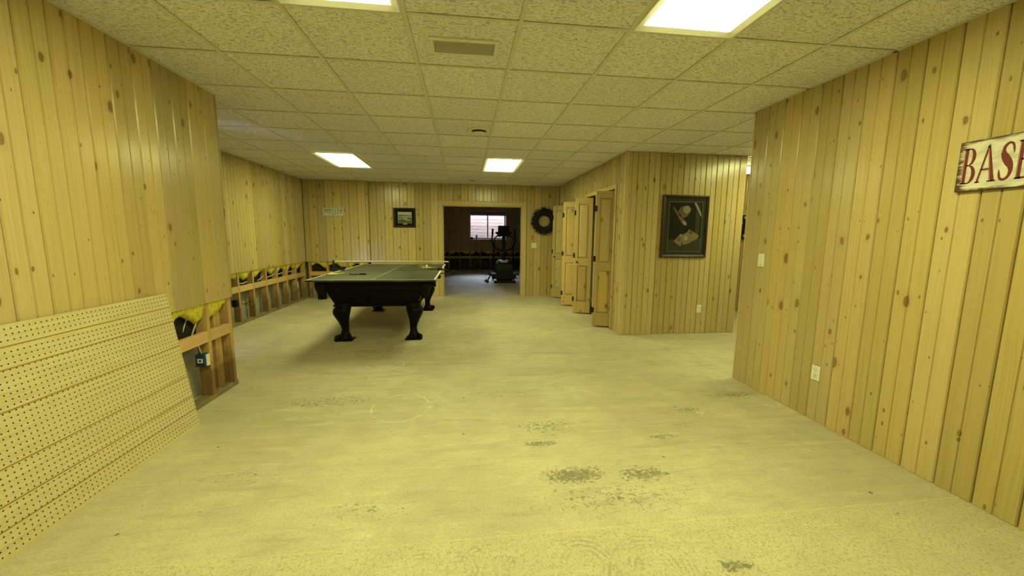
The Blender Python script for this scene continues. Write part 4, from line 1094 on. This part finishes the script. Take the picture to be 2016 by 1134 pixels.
cable('cable', [(XF-.04, 6.19, .33), (XF+.0, 6.28, .30), (XF+.03, 6.36, .335), (XF+.02, 6.42, .29), (XF-.01, 6.36, .26), (XF-.01, 6.30, .29), (XF-.03, 6.52, .30)], .0045, M['wire_black'], 'looped black cable end by the black electrical box')
for k, (y0, y1, z0, z1) in enumerate(((6.26, 6.50, .615, .62), (6.80, 6.98, .60, .66), (7.10, 7.36, .625, .655), (7.50, 7.74, .64, .665), (7.92, 8.1, .645, .655))):
    cable('cable', [(XF-.05, y0, z0), (XF-.045, (y0+y1)/2, (z0+z1)/2-.008), (XF-.05, y1, z1)], .007, M['wire_white'], ('first', 'second', 'third', 'fourth', 'fifth')[k]+' white cable from the near end in the far left stud bays')
ws = MB().box(XF+.001, XF+.010, 8.19, 8.215, .30, .42, .002); ws.at(XF, 8.2, .36)
tag(ws.build('hanging_tag', M['white']), 'small white tag hanging on a far left stud', 'tag')

# ================================================================== BACK ROOM: ELLIPTICAL TRAINER, SILL ITEMS
ex, ey = 1.19, 11.75
et = thing('elliptical_trainer', (ex, ey, 0), 'black elliptical trainer standing in the unlit back room', 'exercise machine')
hb = MB()
hb.loft([[(ex-w_, ey+a, z), (ex+w_, ey+a, z), (ex+w_, ey+b, z), (ex-w_, ey+b, z)] for w_, a, b, z in ((.22, -.42, .30, .06), (.25, -.45, .33, .12), (.25, -.45, .33, .40), (.22, -.42, .30, .56), (.14, -.32, .20, .65))])
hb.build('flywheel_housing', M['black_plastic'], et)
sc_ = MB().loft([[(ex-.02+.13*math.cos(2*PI*k/20)*s, ey-.33+.08*math.sin(2*PI*k/20)*s, z) for k in range(20)] for s, z in ((1, .60), (1.0, .635), (.8, .655), (.3, .665))])
sc_.build('shroud_cap', M['silver'], et)
fb = MB(); fb.box(ex-.32, ex+.32, ey-.50, ey-.40, 0, .07, .01); fb.box(ex-.30, ex+.30, ey+.70, ey+.79, 0, .07, .01); fb.box(ex-.05, ex+.05, ey-.42, ey+.72, .02, .09, .01)
fb.build('base_frame', M['black_metal'], et)
MB().tube([(ex, ey-.10, .55), (ex, ey-.02, .85), (ex, ey-.0, 1.15), (ex, ey-.02, 1.42)], [.06, .045, .045, .05], 10).build('mast', M['black_metal'], et)
MB().loft([[(ex-w_, ey-.06+d, z), (ex+w_, ey-.06+d, z), (ex+w_, ey+.06+d, z), (ex-w_, ey+.06+d, z)] for w_, d, z in ((.12, .02, 1.36), (.20, .01, 1.42), (.17, 0, 1.48), (.165, -.01, 1.66), (.15, -.01, 1.68))]).build('console', M['black_plastic'], et)
MB().box(ex-.24, ex+.24, ey-.05, ey+.05, 1.43, 1.50, .015).build('console_tray', M['black_plastic'], et)
MB().loft([[(ex+.06*math.cos(2*PI*k/12)*s, ey-.08+.04*math.sin(2*PI*k/12)*s, z) for k in range(12)] for s, z in ((.5, 1.08), (1, 1.13), (1, 1.20), (.6, 1.26))]).build('bottle_cage', M['black_plastic'], et)
MB().tube([(ex-.10, ey-.02, 1.36), (ex-.20, ey-.06, 1.38), (ex-.28, ey-.12, 1.30), (ex-.30, ey-.14, 1.16), (ex-.24, ey-.10, 1.0), (ex-.05, ey, .93)], .020, 8).build('grip_bar', M['black_metal'], et)
MB().tube([(ex+.10, ey-.02, 1.36), (ex+.20, ey-.06, 1.38), (ex+.28, ey-.12, 1.30), (ex+.30, ey-.14, 1.16), (ex+.24, ey-.10, 1.0), (ex+.05, ey, .93)], .020, 8).build('grip_bar', M['black_metal'], et)
for s in (-1, 1):
    arm = MB().tube([(ex+s*.335, ey-.02, 1.58), (ex+s*.345, ey-.05, 1.38), (ex+s*.36, ey-.06, 1.24), (ex+s*.29, ey-.02, 1.02), (ex+s*.30, ey, .88), (ex+s*.31, ey+.02, .55), (ex+s*.32, ey+.06, .30)], [.024, .024, .022, .022, .024, .024, .022], 8).build('moving_arm', M['black_metal'], et)
    MB().tube([(ex+s*.335, ey-.02, 1.42), (ex+s*.333, ey-.02, 1.59)], .028, 8).build('foam_grip', M['black_rubber'], arm)
    MB().tube([(ex+s*.32, ey+.06, .32), (ex+s*.33, ey-.20, .22), (ex+s*.30, ey-.62, .16)], .024, 8).build('pedal_bar', M['black_metal'], et)
    MB().box(ex+s*.33-.085, ex+s*.33+.085, ey-.50, ey-.15, .235, .275, .012).build('pedal', M['black_plastic'], et)
for s in (-1, 1): MB().tube([(ex+s*.32, ey-.10, .03), (ex+s*.33, ey+.02, .30)], .02, 8).build('support_strut', M['black_metal'], et)
hd = thing('hand_weight', (.70, 11.05, 0), 'dark hand weight leaning beside the elliptical trainer', 'hand weight')
MB().tube([(.64, 11.02, .05), (.76, 11.06, .28)], .020, 8).build('bar', M['black_metal'], hd)
MB().tube([(.627, 11.015, .06), (.655, 11.025, .11)], .065, 12).build('weight_disc', M['black_rubber'], hd)
MB().tube([(.745, 11.055, .25), (.775, 11.067, .305)], .065, 12).build('weight_disc', M['black_rubber'], hd)

bt = thing('spray_bottle', (.50, WB+.10, WZ0), 'pale blue bottle on the back room window sill', 'bottle')
MB().lathe(.50, WB+.10, [(.001, WZ0+.001), (.035, WZ0+.001), (.037, WZ0+.01), (.037, WZ0+.12), (.018, WZ0+.15), (.014, WZ0+.165)], 14).build('body', M['bottle_blue'], bt)
MB().lathe(.50, WB+.10, [(.016, WZ0+.165), (.016, WZ0+.195), (.006, WZ0+.20)], 12).build('cap', M['vinyl'], bt)
sh = MB().loft([[(.30+.075*math.cos(2*PI*k/14)*s, WB+.09+.05*math.sin(2*PI*k/14)*s, WZ0+z) for k in range(14)] for s, z in ((.7, .001), (1, .02), (.9, .05), (.5, .075), (.15, .08))], True, True)
tag(sh.at(.30, WB+.09, WZ0).build('dark_pouch', M['black_rubber']), 'small dark rounded pouch at the left end of the window sill', 'pouch')
